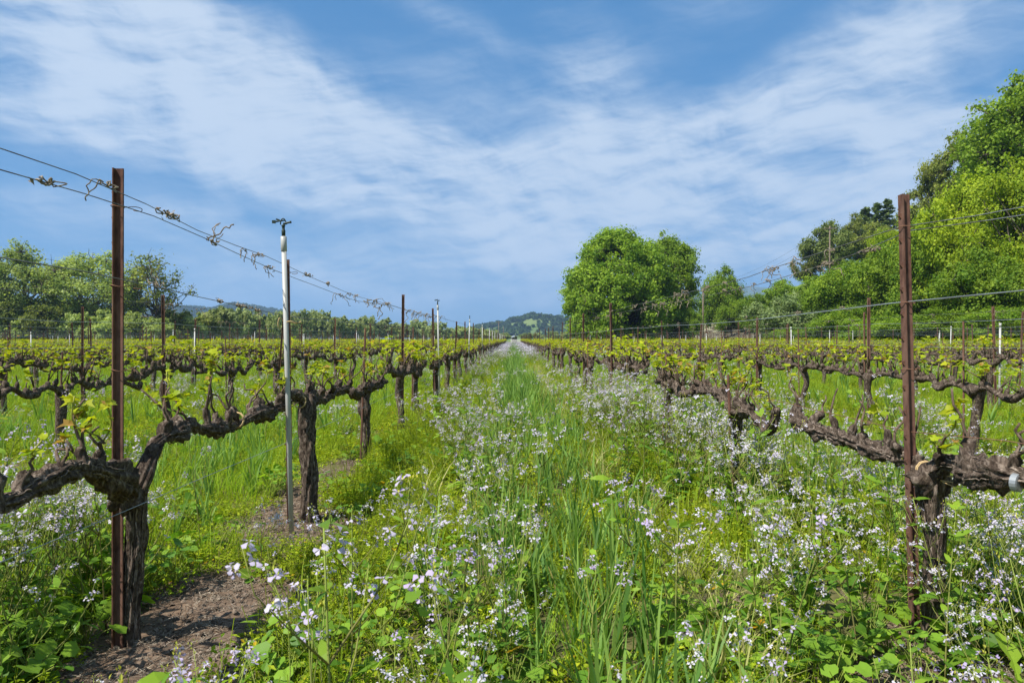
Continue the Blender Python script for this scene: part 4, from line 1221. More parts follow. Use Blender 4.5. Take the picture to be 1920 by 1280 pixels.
def vine_variant(seed):
    rng = np.random.default_rng(seed)
    T_, C_, Lf = Geo(), Geo(), Geo()
    j = lambda s: rng.normal(0, s)
    tr = catmull(np.array([[0, 0, -.08, .056], [j(.03), j(.04), .25, .044], [j(.03), j(.05), .55, .048], [j(.02), j(.04), .79, .06]]), .06)
    add_tube(T_, tr[:, :3], tr[:, 3], 8, rough=.24, rs=(2, 5), seed=seed)
    for sgn in (1, -1):
        pts = [[0, 0, .75, .055]]
        y = 0; z = .78
        while y < 1.05:
            y += rng.uniform(.18, .3); z = .80 + j(.045)
            pts.append([j(.035), sgn * y, z, .045 * (1 - .35 * y)])
        p, r = arm_path(pts, .04)
        r = knobby(r, arclen(p), rng, .42, 7, seed)
        add_tube(C_, p, r * .92, 9, rough=.46, rs=(2.2, 11), seed=seed + sgn)
        for (c, up, ln) in spur_list(rng, p, r, .10, .05):
            tip = c + up * ln
            add_tube(C_, np.array([c - up * .02, c + up * ln * .6, tip]), np.array([.028, .03, .014]) * rng.uniform(.7, 1.1), 6, rough=.3, rs=(2, 14), seed=seed + c[1])
            for q in range(int(rng.integers(1, 4))):
                d = up + rng.normal(0, .45, 3); d[2] = abs(d[2]) + .3; d /= np.linalg.norm(d)
                L_ = rng.uniform(.05, .24)
                add_tube(C_, np.array([tip, tip + d * L_]), np.array([.008, .006]), 4, 1)
                n = int(rng.integers(2, 7))
                qp, pos, m, sc = leafy_shoot(rng, tip + d * L_, d + [0, 0, .4], n, rng.uniform(.04, .16), .066, GRAPE_LO)
                stamp(Lf, *(GRAPE if rng.random() < .5 else GRAPE_LO), m, pos, sc, 0, np.clip(rng.normal(.5, .33, n), 0, .93) + (rng.random(n) > .92))
    return T_, C_, Lf
VV = [vine_variant(600 + i) for i in range(9)]
VME = [(t.mesh('vine_trunk', MAT['vine_bark']), c.mesh('vine_cordon', [MAT['vine_bark'], MAT['cane']]), l.mesh('vine_leaves', MAT['vine_leaf'])) for t, c, l in VV]
pm = []
for t, c, l in VV[:6]:
    G = Geo(); G.join(t, 0)
    cc = Geo(); cc.join(c); G.join(cc)          # cane stays slot 1
    G.join(l, 2)
    pm.append(G.mesh('far_vine', [MAT['vine_bark'], MAT['cane'], MAT['vine_leaf']]))
protos('farvine', pm)

ORD = ['first', 'second', 'third', 'fourth', 'fifth', 'sixth', 'seventh', 'eighth', 'ninth', 'tenth', 'eleventh', 'twelfth', 'thirteenth', 'fourteenth', 'fifteenth',
       'sixteenth', 'seventeenth', 'eighteenth', 'nineteenth', 'twentieth', 'twenty-first', 'twenty-second', 'twenty-third', 'twenty-fourth', 'twenty-fifth']
def row_name(k):
    return '%s row %s of the path' % (ORD[k] if k >= 0 else ORD[-k - 1], 'right' if k >= 0 else 'left')
SEEN = {}
def along(what, key, k, start=1):
    """'third one in the second row left of the path' for those one can count from the near end, 'farther along' for the rest"""
    n = SEEN[(key, k)] = SEEN.get((key, k), start - 1) + 1
    if key == 'grapevine' and k == -1: n += 3
    if key == 'grapevine' and k == 0: n += 2
    if key == 'post' and k == -1: n += 2
    if key == 'post' and k == 0: n += 1
    if n <= (12 if k in (-1, 0) else 8):
        return '%s, %s along the %s' % (what, ORD[n - 1], row_name(k))
    return '%s, far along the %s' % (what, row_name(k))
ROWS = list(range(-24, 0)) + list(range(0, 10))
def row_end(k): return 148.0 if k <= 1 else 90.0
rv = np.random.default_rng(88)
VS = 2.27
phase = {k: float(rv.uniform(0, VS)) for k in ROWS}
phase[-1] = 9.50 - 4 * VS; phase[0] = 7.78 - 3 * VS; phase[-2] = 7.48 - 3 * VS; phase[1] = 7.6 - 3 * VS
vines, posts, stakes, pipes = [], [], [], []
for k in ROWS:
    x = row_x(k)
    n0 = int(rv.integers(0, 2))
    for i in range(0, 70):
        y = phase[k] + i * VS + float(rv.normal(0, .05))
        if y > row_end(k) or abs(x) > .77 * y + 1.4: continue
        if k == -1 and y < 8.6: continue
        if k == 0 and y < 6.8: continue
        xx = x + float(rv.normal(0, .04))
        vines.append((math.hypot(xx, y), k, xx, y))
        is_post = (i + n0) % 2 == 0
        if k == -1: is_post = i % 2 == 0
        if k == 0: is_post = (i + 1) % 2 == 0 and y > 9
        if is_post:
            posts.append((math.hypot(xx, y), k, x + float(rv.normal(0, .025)), y + float(rv.uniform(-.18, .05)), float(rv.normal(1.88, .06))))
        elif rv.random() < .95:
            stakes.append((math.hypot(xx, y), k, xx - .07, y + float(rv.uniform(-.12, .12)), float(rv.choice([1.02, 1.15, 1.35, 1.5]))))
        if (k in (-1, -4, -7, -10, -13, -17, -21) and i % 4 == 2 and y > 12 and k == -1) or (k in (-3, -5, -8, -11, -14, -18, -22) and i % 4 == (abs(k) % 4)) or (k in (2, 4, 6, 8) and i % 4 == (k // 2) % 4):
            pipes.append((math.hypot(xx, y), k, xx + .06, y - .1, 2.08 if k == -1 else float(rv.uniform(1.5, 1.8))))
for z, y, h in []: pass
for L_ in (vines, posts, stakes, pipes): L_.sort(key=lambda q: q[0])

# the 300 nearest vines stand as objects, each with its parts; the rest is the far mass
first = {}
NV = 300
for i, (d, k, x, y) in enumerate(vines[:NV]):
    v = int(rv.integers(0, len(VME)))
    rz = float(rv.choice([0, math.pi]) + rv.normal(0, .05)); sc = float(rv.uniform(.92, 1.08))
    if v not in first:
        o = empty('grapevine', (0, 0, 0))
        for nm, me in zip(('trunk', 'cordon', 'leaf_spray'), VME[v]): mkobj(nm, me, o)
        o.children[-1]['kind'] = 'stuff'
        for c_ in o.children:
            if c_.name.startswith('leaf_spray'): c_['kind'] = 'stuff'
        first[v] = o
        bpy.context.view_layer.update()
    else:
        o = copy_tree(first[v])
    o.location = (x, y, g1(x, y)); o.rotation_euler = (0, 0, rz); o.scale = (1, 1, sc)
    tag(o, along('gnarled grapevine in young leaf', 'grapevine', k), 'grapevine', 'grapevines in the ' + row_name(k))
fv = vines[NV:]
if fv:
    P_ = np.array([[x, y, g1(x, y)] for d, k, x, y in fv])
    n = len(P_)
    scatter('far_grapevines', 'farvine', P_, rv.choice([0, np.pi], n) + rv.normal(0, .06, n), rv.uniform(.93, 1.1, n), rv.integers(0, 6, n), label='distant rows of grapevines in young leaf')

# ------------------------------------------------------------------ trellis posts
def tpost(h, studs=False):
    """rolled T section: flange across, web behind it"""
    Fl, Wb = Geo(), Geo()
    add_box(Fl, (0, 0, h / 2 - .15), (.005, .038, h + .3))
    pr = [(.0025, -.0028), (.030, -.0022), (.0315, -.0042), (.036, -.0042), (.036, .0042), (.0315, .0042), (.030, .0022), (.0025, .0028)]
    V = [(a, b, z) for z in (-.3, h) for a, b in pr]
    n = len(pr)
    F = [[i, (i + 1) % n, n + (i + 1) % n, n + i] for i in range(n)]
    Wb.add(V, F)
    Wb.F.append(np.array([[n, n + 1, n + 6, n + 7], [n + 1, n + 2, n + 5, n + 6], [n + 2, n + 3, n + 4, n + 5]])); Wb.M.append(0); Wb.S.append(False)
    return Fl, Wb
def stud_mesh():
    V = [(-.0028, -.006, -.012), (-.0028, .006, -.012), (-.0028, .006, .012), (-.0028, -.006, .012), (-.012, -.005, .002), (-.012, .005, .002), (-.012, .005, .010), (-.012, -.005, .010)]
    F = [[0, 3, 2, 1], [4, 5, 6, 7], [0, 1, 5, 4], [1, 2, 6, 5], [2, 3, 7, 6], [3, 0, 4, 7]]
    return Geo().add(V, F).mesh('stud', MAT['rust'])
STUD = stud_mesh()
def near_post(x, y, h, tilt, rz, label, clips):
    h = h - g1(x, y)
    root = tag(empty('steel_post', (x, y, g1(x, y)), rz), label, 'post', 'rusty trellis posts nearest the camera')
    root.rotation_euler = (tilt[0], tilt[1], rz)
    Fl, Wb = tpost(h)
    Fl.obj('flange', MAT['rust'], root); Wb.obj('web', MAT['rust'], root)
    z = .35
    while z < h - .05:
        s = mkobj('stud', STUD, root, (0, 0, z)); z += .107
    for (zc, spread) in clips:
        G = Geo()
        t = np.linspace(0, 2 * np.pi, 17)
        ring = np.stack([.016 + .030 * np.cos(t), .030 * np.sin(t) * 1.0, zc + .004 * np.sin(2 * t)], -1)
        add_tube(G, ring, .0018, 5)
        q = catmull(np.array([[.045, .01, zc], [.07, .03, zc + .006], [.085, .055, zc + .002], [.07, .075, zc - .006], [.045, .06, zc - .004]]) * np.array([1, spread, 1]), .01)
        add_tube(G, q, .0017, 5)
        G.obj('wire_clip', MAT['tie'], root)
    return root
near_post(-1.715, 2.93, 2.03, (0, R(.2)), 0, 'tall rusty steel post, nearest and biggest beside the split-trunk vine', [(1.90, 1), (1.56, 1), (1.20, .3)])
near_post(-1.60, 4.84, 1.86, (R(.5), R(-.6)), .2, 'rusty steel post strapped to the nearest white sprinkler pipe', [(1.78, .8), (1.40, .5)])
near_post(1.745, 2.985, 1.93, (0, R(-1.55)), 0, 'leaning rusty steel post tied to the thick bare vine arm', [(1.80, 1), (1.47, 1.1), (1.18, .4)])
PF, PW_ = tpost(1.88)
PG = Geo(); PG.join(PF); PG.join(PW_)
POST_ME = PG.mesh('steel_post', MAT['rust'])
first_p = None
NP = 300
for i, (d, k, x, y, h) in enumerate(posts[:NP]):
    o = mkobj('steel_post', POST_ME, None, (x, y, g1(x, y)))
    o.scale = (1, 1, h / 1.88)
    o.rotation_euler = (float(rv.normal(0, R(1.0))), float(rv.normal(0, R(1.3))), float(rv.normal(0, .12)))
    tag(o, along('thin rusty steel trellis post', 'post', k), 'post', 'rusty posts in the ' + row_name(k))
protos('farpost', [POST_ME])
fp_ = posts[NP:]
if fp_:
    P_ = np.array([[x, y, g1(x, y)] for d, k, x, y, h in fp_]); n = len(P_)
    scatter('far_steel_posts', 'farpost', P_, rv.normal(0, .1, n), rv.uniform(.95, 1.04, n), np.zeros(n), tilt=rv.normal(0, R(1.2), (n, 2)), label='distant rusty trellis posts')
G = Geo(); add_tube(G, np.array([[0, 0, -.2], [0, 0, 1.0]]), .0085, 6, smooth=False)
STAKE_ME = G.mesh('vine_stake', MAT['rust'])
stakes = [(2, -1, -1.60, 7.15, 1.42), (2, 0, 1.755, 5.44, 1.02)] + stakes
for i, (d, k, x, y, h) in enumerate(stakes[:240]):
    o = mkobj('vine_stake', STAKE_ME, None, (x, y, g1(x, y)))
    o.scale = (1.25, 1.25, h)
    o.rotation_euler = (float(rv.normal(0, R(1.6))), float(rv.normal(0, R(1.6))), float(rv.uniform(0, 3)))
    tag(o, along('thin rusty vine stake', 'stake', k), 'stake', 'vine stakes in the ' + row_name(k))
protos('farstake', [STAKE_ME])
fs_ = stakes[240:]
P_ = np.array([[x, y, g1(x, y)] for d, k, x, y, h in fs_]); n = len(P_)
scatter('far_vine_stakes', 'farstake', P_, rv.uniform(0, 3, n), np.full(n, 1.3), np.zeros(n), tilt=rv.normal(0, R(1.5), (n, 2)), zscale=np.array([q[4] for q in fs_]), label='distant thin vine stakes')

# ------------------------------------------------------------------ sprinkler pipes
def sprinkler_parts(root, h, r, near):
    G = Geo(); add_tube(G, np.array([[0, 0, -.2], [0, 0, h * .5], [0, 0, h - .14]]), r, 16 if near else 8)
    G.obj('pipe', MAT['pvc'], root)
    G = Geo(); add_tube(G, np.array([[0, 0, h - .20], [0, 0, h - .198], [0, 0, h - .102], [0, 0, h - .10]]), np.array([r * 1.05, r * 1.22, r * 1.22, r * 1.0]), 16 if near else 8)
    G.obj('coupling', MAT['pvc'], root)
    G = Geo()
    add_tube(G, np.array([[0, 0, h - .102], [0, 0, h - .06], [0, 0, h - .055], [0, 0, h - .035], [0, 0, h - .03], [0, 0, h - .02]]), np.array([.012, .013, .009, .010, .014, .006]), 10)
    H_ = G.obj('sprinkler_head', MAT['sprinkler'], root)
    if near:
        G = Geo()   # arched bridge
        a = np.linspace(0, np.pi, 11)
        add_tube(G, np.stack([np.cos(a) * .018, np.zeros(11), h - .022 + np.sin(a) * .040], -1), .0038, 6)
        G.obj('bridge', MAT['sprinkler'], H_)
        G = Geo()   # nozzle, one side
        add_tube(G, np.array([[0, 0, h - .018], [.02, 0, h - .012], [.042, 0, h - .006], [.052, 0, h - .005]]), np.array([.008, .007, .007, .009]), 8)
        G.obj('nozzle', MAT['sprinkler'], H_)
        G = Geo()   # swinging hammer arm with its spoon
        add_tube(G, np.array([[.01, 0, h + .006], [-.02, 0, h + .002], [-.05, 0, h - .003]]), np.array([.005, .005, .006]), 6)
        add_box(G, (-.060, 0, h - .004), (.022, .012, .020))
        add_box(G, (-.034, 0, h + .010), (.024, .008, .010), rot=rotmats(np.array([0.]), np.array([.35]), np.array([0.]))[0])
        G.obj('hammer_arm', MAT['sprinkler'], H_)
pr_ = tag(empty('sprinkler_pipe', (-1.482, 4.56, g1(-1.482, 4.56)), .15), 'tall white plastic sprinkler pipe, nearest one, with dark sprinkler head', 'sprinkler', 'white sprinkler pipes along the first row')
pr_.rotation_euler = (R(.6), R(-1.3), .15)
sprinkler_parts(pr_, 2.08 - g1(-1.482, 4.56), .0162, True)
G = Geo()
t = np.linspace(0, 2 * np.pi, 15)
add_tube(G, np.stack([.03 + .048 * np.cos(t), .10 + .13 * np.sin(t), 1.42 + .006 * np.sin(3 * t)], -1), .004, 5)
add_tube(G, catmull(np.array([[-.015, .03, 1.42], [-.04, 0, 1.45], [-.05, -.01, 1.40], [-.035, 0, 1.37]]), .01), .003, 5)
G.obj('strap', MAT['twine'], pr_)
pipes = [p for p in pipes if not (p[1] == -1 and p[3] < 12)]
fpipe = {}
for i, (d, k, x, y, h) in enumerate(pipes[:110]):
    key = 1 if k == -1 else 0
    if key not in fpipe:
        o = empty('sprinkler_pipe' if key else 'white_stake')
        if key: sprinkler_parts(o, 2.08, .0165, True)
        else:
            G = Geo(); add_tube(G, np.array([[0, 0, -.2], [0, 0, 1.56]]), .016, 8); G.obj('pipe', MAT['pvc'], o)
            G = Geo(); add_tube(G, np.array([[0, 0, 1.55], [0, 0, 1.62]]), np.array([.020, .020]), 8); G.obj('cap', MAT['pvc'], o)
        fpipe[key] = o
        bpy.context.view_layer.update()
    else:
        o = copy_tree(fpipe[key])
    o.location = (x, y, g1(x, y)); o.scale = (1, 1, h / (2.08 if key else 1.62))
    o.rotation_euler = (float(rv.normal(0, R(.8))), float(rv.normal(0, R(1.0))), float(rv.uniform(0, 6)))
    if key: tag(o, along('white sprinkler pipe', 'pipe', k, 2), 'sprinkler', 'white sprinkler pipes along the first row')
    else: tag(o, along('white plastic stake above the leaves', 'white', k), 'stake', 'white stakes in the ' + row_name(k))

# ------------------------------------------------------------------ trellis wires
def wire(k, hfun, name_lab, mat, rad, y0, y1, step=1.1, dx=0.0, seed=0):
    ys = np.arange(y0, y1, step)
    x = row_x(k) + dx
    z = hfun(ys) + .008 * vnoise(np.stack([ys * .9 + seed, ys * 0 + k, ys * 0], -1))
    G = Geo(); add_tube(G, np.stack([np.full_like(ys, x) + .006 * vnoise(np.stack([ys * .7, ys * 0 + seed, ys * 0], -1)), ys, z], -1), rad, 4, cap=False)
    o = G.obj('trellis_wire', mat)
    tag(o, name_lab, 'wire', 'trellis wires')
    return o
def sag(h, post_y0, span, amount):
    return lambda y: h - amount * np.sin(np.clip(((y - post_y0) % span) / span, 0, 1) * np.pi)
hL1 = lambda y: np.interp(y, [.5, 2.13, 2.86, 3.8, 4.84, 7, 9.35, 11.5, 13.9, 150], [1.90, 1.916, 1.935, 1.86, 1.85, 1.76, 1.77, 1.75, 1.80, 1.80])
hL2 = lambda y: np.interp(y, [.5, 2.13, 2.86, 3.25, 4.84, 7, 9.35, 11.5, 13.9, 150], [1.82, 1.84, 1.862, 1.845, 1.765, 1.70, 1.755, 1.71, 1.77, 1.77])
wire(-1, hL1, 'topmost dark wire across the sky over the first row left of the path', MAT['wire'], .0021, .6, 148, .5, -.07, 1)
wire(-1, hL2, 'second dark wire just under the topmost one, first row left of the path', MAT['wire'], .0021, .6, 148, .5, -.03, 2)
wire(-1, lambda y: np.interp(y, [.5, 2.13, 2.86, 4.84, 150], [1.56, 1.555, 1.556, 1.47, 1.46]), 'middle wire clipped to the tallest post, first row left of the path', MAT['wire'], .0021, .6, 148, .5, -.05, 3)
wire(-1, lambda y: np.interp(y, [.5, 2.9, 4.9, 150], [.66, .62, .60, .55]), 'low bluish wire behind the trunks, first row left of the path', MAT['wire_new'], .0016, .6, 148, .7, .06, 4)
hR = lambda y: np.interp(y, [.5, 2.38, 2.98, 5.0, 10.5, 150], [1.72, 1.745, 1.805, 1.76, 1.79, 1.80])
wire(0, hR, 'upper of the twin top wires on the first row right of the path', MAT['wire'], .0021, .6, 148, .5, -.02, 5)
wire(0, lambda y: hR(y) - np.interp(y, [.5, 2.38, 2.98, 3.6, 6, 150], [.04, .03, .012, .05, .06, .04]), 'lower of the twin top wires on the first row right of the path', MAT['wire'], .0021, .6, 148, .5, .03, 6)
wire(0, lambda y: np.interp(y, [.5, 2.38, 2.98, 5.1, 10.5, 150], [1.46, 1.455, 1.467, 1.44, 1.45, 1.45]), 'bright middle wire clipped to the leaning post, first row right of the path', MAT['wire_new'], .0021, .6, 148, .5, -.045, 7)
wire(0, lambda y: np.interp(y, [.5, 2.3, 2.98, 150], [.96, .955, .90, .82]), 'rusty wire just above the thick bare arm, first row right of the path', MAT['tie'], .0017, .6, 148, .6, -.03, 8)
for k in ROWS:
    if k in (-1, 0): continue
    x = row_x(k)
    y0 = max(.6, (abs(x) - 2.5) / .77 - 3); y1 = row_end(k)
    if y0 > y1: continue
    st_ = 1.135 if abs(k) < 6 else 2.27
    f = lambda h, a=.03: sag(h, phase[k], 2 * VS, a)
    near = abs(k) < 7
    wire(k, f(1.80), 'top wire with dry tendrils, %s' % row_name(k), MAT['wire'], .0021, y0, y1, st_, 0, k)
    wire(k, f(1.52), 'middle trellis wire, %s' % row_name(k), MAT['wire_new'], .0021, y0, y1, st_, .03, k + .5)
    if near: wire(k, f(1.22, .02), 'low trellis wire just over the leaves, %s' % row_name(k), MAT['wire_new'], .0019, y0, y1, st_, .03, k + .7)
# dry tendrils left on the wires
def tendril(rng, size):
    G = Geo()
    n = int(rng.integers(3, 7))
    for i in range(n):
        y = rng.uniform(-.5, .5) * size; p = np.array([0, y, 0.]); pts = [p]
        a = rng.uniform(0, 6.28); d = np.array([math.cos(a) * .6, rng.normal(0, .6), math.sin(a)])
        kind = rng.random()
        for q in range(int(rng.integers(5, 12))):
            if kind < .6:      # coil round the wire
                a += .9; pts.append(np.array([.008 * math.cos(a), y + q * .008 * rng.uniform(.3, 1.4), .008 * math.sin(a)]) + rng.normal(0, .003, 3))
            else:              # dangling curl
                d = d * .7 + np.array([rng.normal(0, .6), rng.normal(0, .6), -.45 + rng.normal(0, .5)]); d /= np.linalg.norm(d)
                pts.append(pts[-1] + d * .014)
        add_tube(G, catmull(np.array(pts), .007), rng.uniform(.0016, .003), 4)
    # frayed leaf scrap
    m = int(rng.integers(3, 8))
    stamp(G, *OVAL, rotmats(rng.uniform(0, 6.28, m), rng.normal(.6, .6, m), rng.normal(0, .8, m)), np.stack([rng.normal(0, .006, m), rng.uniform(-.5, .5, m) * size, rng.normal(-.004, .008, m)], -1), rng.uniform(.012, .026, m))
    return G.mesh('dry_tendril', MAT['dry_tendril'])
rw = np.random.default_rng(404)
TEN = [tendril(rw, s) for s in (.05, .07, .10, .14, .18, .10, .22)]
def put_tendril(x, y, z, v, label, group, sc=1.0):
    o = mkobj('dry_tendril', TEN[v % len(TEN)], None, (x, y, z))
    o.rotation_euler = (float(rw.normal(0, .08)), float(rw.uniform(0, 6.28)) if v < 3 else float(rw.normal(0, .5)), 0)
    o.scale = (sc, sc, sc)
    tag(o, label, 'tendril', group)
gl = 'dry tendrils on the two top wires of the first row left of the path'
for (px, wv, v) in [(60, 2, 1), (207, 1, 3), (303, 1, 2), (312, 1, 1), (395, 2, 0), (462, 1, 4), (487, 1, 3), (507, 2, 3), (575, 1, 2), (612, 1, 1), (640, 2, 5), (655, 1, 5), (668, 1, 3), (684, 2, 4), (700, 1, 6), (716, 2, 6), (728, 1, 3), (765, 1, 6), (775, 2, 4), (783, 1, 6), (792, 2, 6), (800, 1, 4), (806, 2, 6), (818, 1, 6), (826, 1, 6)]:
    dx = -.07 if wv == 1 else -.03
    x = row_x(-1) + dx; y = x * 1280 / (px - 962)
    put_tendril(x, y, float((hL1 if wv == 1 else hL2)(np.array([y]))[0]), v, 'curled dry tendril clinging to the %s wire of the first row left of the path' % ('topmost' if wv == 1 else 'second'), gl, 1.3 if y < 8 else 1.8)
for (px, v) in [(300, 0), (405, 1), (440, 1), (455, 2), (475, 1)]:
    x = row_x(-1) - .05; y = x * 1280 / (px - 962)
    put_tendril(x, y, float(np.interp(y, [.5, 2.13, 2.86, 4.84, 150], [1.56, 1.555, 1.556, 1.47, 1.46])), v, 'small dry tendril on the middle wire of the first row left of the path', 'dry tendrils on the middle wire left of the path')
gr = 'dry tendrils on the twin top wires of the first row right of the path'
for px in [1630, 1622, 1565, 1545, 1535, 1515, 1500, 1460, 1452, 1446, 1430, 1405, 1375, 1362, 1350, 1330, 1290, 1275, 1262, 1240, 1225, 1215, 1205, 1195, 1160, 1150, 1142, 1135, 1120]:
    x = row_x(0); y = x * 1280 / (px - 962)
    lo = rw.random() < .5
    z = float(hR(np.array([y]))[0]) - (.05 if lo else 0)
    put_tendril(x + (.03 if lo else -.02), y, z, int(rw.integers(2, 7)), 'pale dry tendril clinging to the twin top wires right of the path', gr, 1.0 if y < 6 else 1.4)
for k in (1, 2, 3, -2, -3):
    for q in range(12):
        y = float(rw.uniform(max(3, abs(row_x(k)) / .74), 34)); lab = 'pale dry tendril on the top wire, %s' % row_name(k)
        h = float(sag(1.80, phase[k], 2 * VS, .03)(np.array([y]))[0])
        put_tendril(row_x(k), y, h, int(rw.integers(2, 7)), lab, 'dry tendrils in the ' + row_name(k), 1.5)
# ------------------------------------------------------------------ twine, tensioner
def twine(p, label, flip=1, rr=.043):
    G = Geo()
    rng = np.random.default_rng(int(abs(p[0] * 100)) + 3)
    for i in range(2):
        t = np.linspace(0, 2 * np.pi, 13); r = rr + .003 * i
        add_tube(G, np.stack([r * np.cos(t), (i - 2) * .006 + .01 * np.sin(t), r * np.sin(t)], -1), .0028, 5)
    for i in range(5):
        d = np.array([flip * rng.uniform(.3, 1), rng.uniform(-.6, -.1), rng.uniform(-.5, .6)]); d /= np.linalg.norm(d)
        s = np.array([flip * -.01, -.06, .0])
        add_tube(G, catmull(np.array([s, s + d * .04 + rng.normal(0, .006, 3), s + d * rng.uniform(.07, .12)]), .01), np.linspace(.003, .0012, len(catmull(np.array([s, s + d * .04, s + d * .1]), .01))) if False else .0022, 4)
    o = G.obj('twine_tie', MAT['twine'], None, p)
    tag(o, label, 'twine')
twine((1.755, 2.905, .735), 'frayed straw-coloured twine knotted where thick bare arm meets leaning post')
twine((-1.50, 4.80, .86), 'straw-coloured twine round the vine arm behind the nearest white pipe', -1)
twine((-1.60, 3.95, .83), 'loose straw-coloured twine hanging on the split-trunk vine far arm', -1)
G = Geo()
add_tube(G, np.array([[0, -.012, 0], [0, -.010, 0], [0, .010, 0], [0, .012, 0]]), np.array([.026, .032, .032, .026]), 18, smooth=False)
tw = empty('wire_tensioner', (1.755, 2.38, .80), .5)
G.obj('drum', MAT['galv'], tw)
G = Geo(); add_tube(G, np.array([[0, -.02, 0], [0, .02, 0]]), .007, 8); G.obj('axle', MAT['rust'], tw)
tag(tw, 'round grey metal wire tensioner by the thick vine arm at the picture edge', 'tensioner')

# ------------------------------------------------------------------ gate, hut, utility poles
gt = tag(empty('gate', (.55, 151, g1(.55, 151))), 'small pale gate closing the far end of the grassy path', 'gate')
for sx in (-1.0, 1.0):
    G = Geo(); add_box(G, (sx, 0, .55), (.12, .12, 1.5)); G.obj('gate_post', MAT['white'], gt)
for z in (.35, .62, .9, 1.12):
    G = Geo(); add_box(G, (0, -.07, z), (2.0, .04, .12)); G.obj('rail', MAT['white'], gt)
ht = tag(empty('hut', (.35, 176, g1(.35, 176)), .5), 'tiny dark hut with pale pitched roof past the gate', 'hut')
G = Geo(); add_box(G, (0, 0, .75), (1.0, 1.0, 1.9)); G.obj('wall', MAT['darkwood'], ht)
for s in (-1, 1):
    G = Geo(); add_box(G, (s * .36, 0, 1.92), (.95, 1.3, .05), rot=rotmats(np.array([0.]), np.array([s * .55]), np.array([0.]))[0]); G.obj('roof', MAT['galv'], ht)
G = Geo(); add_box(G, (0, -.515, .55), (.5, .03, 1.2)); G.obj('door', MAT['wood'], ht)
def upole(px, Y, top_y, label, arms=True):
    x = pxw(px, Y); z = g1(x, Y); h = 1.3 + (635 - top_y) / 1280 * Y - z
    o = tag(empty('utility_pole', (x, Y, z)), label, 'utility pole')
    G = Geo(); add_tube(G, np.array([[0, 0, -.8], [0, 0, h]]), np.array([.17, .11]), 10); G.obj('pole', MAT['wood'], o)
    if arms:
        G = Geo(); add_box(G, (0, -.16, h - .5), (2.4, .1, .13)); c = G.obj('crossarm', MAT['wood'], o)
        for s in (-1.05, 0.35, 1.05):
            G = Geo(); add_tube(G, np.array([[s, -.16, h - .43], [s, -.16, h - .25]]), np.array([.04, .05]), 6); G.obj('insulator', MAT['galv'], c)
    return np.array([x, Y, z + h - .3])
a_ = upole(1318, 124, 540, 'utility pole at the hill foot beside the broad oak')
b_ = upole(1555, 132, 424, 'utility pole high on the hillside before dark oaks')
c_ = upole(935, 300, 602, 'distant utility pole left of the green hill')
upole(944, 360, 612, 'small distant utility pole just behind another', False)
e_ = b_ + np.array([34, 8, 14])
for s, lab in ((-1.05, 'outer power line between the two hillside utility poles'), (1.05, 'inner power line between the two hillside utility poles')):
    t = np.linspace(0, 1, 24)
    p = a_[None] * (1 - t)[:, None] + b_[None] * t[:, None] + np.stack([np.full(24, s), np.zeros(24), -1.6 * 4 * t * (1 - t)], -1)
    G = Geo(); add_tube(G, p, .012, 4, cap=False)
    tag(G.obj('power_line', MAT['darkwood']), lab, 'power line', 'power lines')
# ------------------------------------------------------------------ ground cover
rc = np.random.default_rng(909)
def wedge(y0, y1, dens, xmin=-84, xmax=36, margin=1.1):
    """random points over the part of the vineyard floor the picture can see"""
    hw = .78 * y1 + margin
    a = max(xmin, -hw); b = min(xmax, hw)
    n = int((b - a) * (y1 - y0) * dens)
    x = rc.uniform(a, b, n); y = rc.uniform(y0, y1, n)
    k = np.abs(x) < .78 * y + margin
    return x[k], y[k]
def centre(x, c, w_): return np.exp(-((x - c) / w_) ** 2)
def put(name, key, x, y, prob, smin, smax, label, tilt=.12, sink=.0):
    k = rc.random(len(x)) < prob
    x, y = x[k], y[k]; n = len(x)
    if n == 0: return
    P_ = np.stack([x, y, gh(x, y) - sink], -1)
    return scatter(name, key, P_, rc.uniform(0, 6.28, n), rc.uniform(smin, smax, n), rc.integers(0, 50, n), tilt=rc.normal(0, tilt, (n, 2)), label=label)
aisle = lambda x: sstep(.35, .8, row_u(x))
path = lambda x: (x > -1.6) & (x < 1.77)
# cereal grass down the path and in the aisles
x, y = wedge(.9, 9, 58)
pr = np.where(path(x), np.maximum(1.0 * centre(x, .46, .30), .55 * centre(x, .0, .3)) * (.35 + .65 * (n2(x, y, 1.3, 2, 4.) > -.25)), .32 * aisle(x)) * (1 - bare(x, y)) * np.where(y < 1.7, .35, 1)
put('cereal_grass', 'cereal', x, y, pr * .55, .65, 1.1, 'tall blue-green cereal grass growing along the path')
x, y = wedge(9, 32, 22)
pr = np.where(path(x), .75 * centre(x, .12, .36), .06 * aisle(x))
put('cereal_grass', 'cereal', x, y, pr, .95, 1.35, 'tall blue-green cereal grass farther along the path')
x, y = wedge(32, 150, 5)
pr = np.where(path(x), centre(x, .1, .45), 0.0)
put('cereal_grass', 'cereal', x, y, pr, 1.0, 1.5, 'strip of grass in the middle of the distant path')
x, y = wedge(1.5, 30, 20, -3, 3)
put('straw_grass', 'straw', x, y, .8 * centre(x, .86, .16) + .14 * centre(x, -.5, .5) * (n2(x, y, 1.2, 2, 6.) > .1), .7, 1.25, 'pale straw-coloured grass along the track')
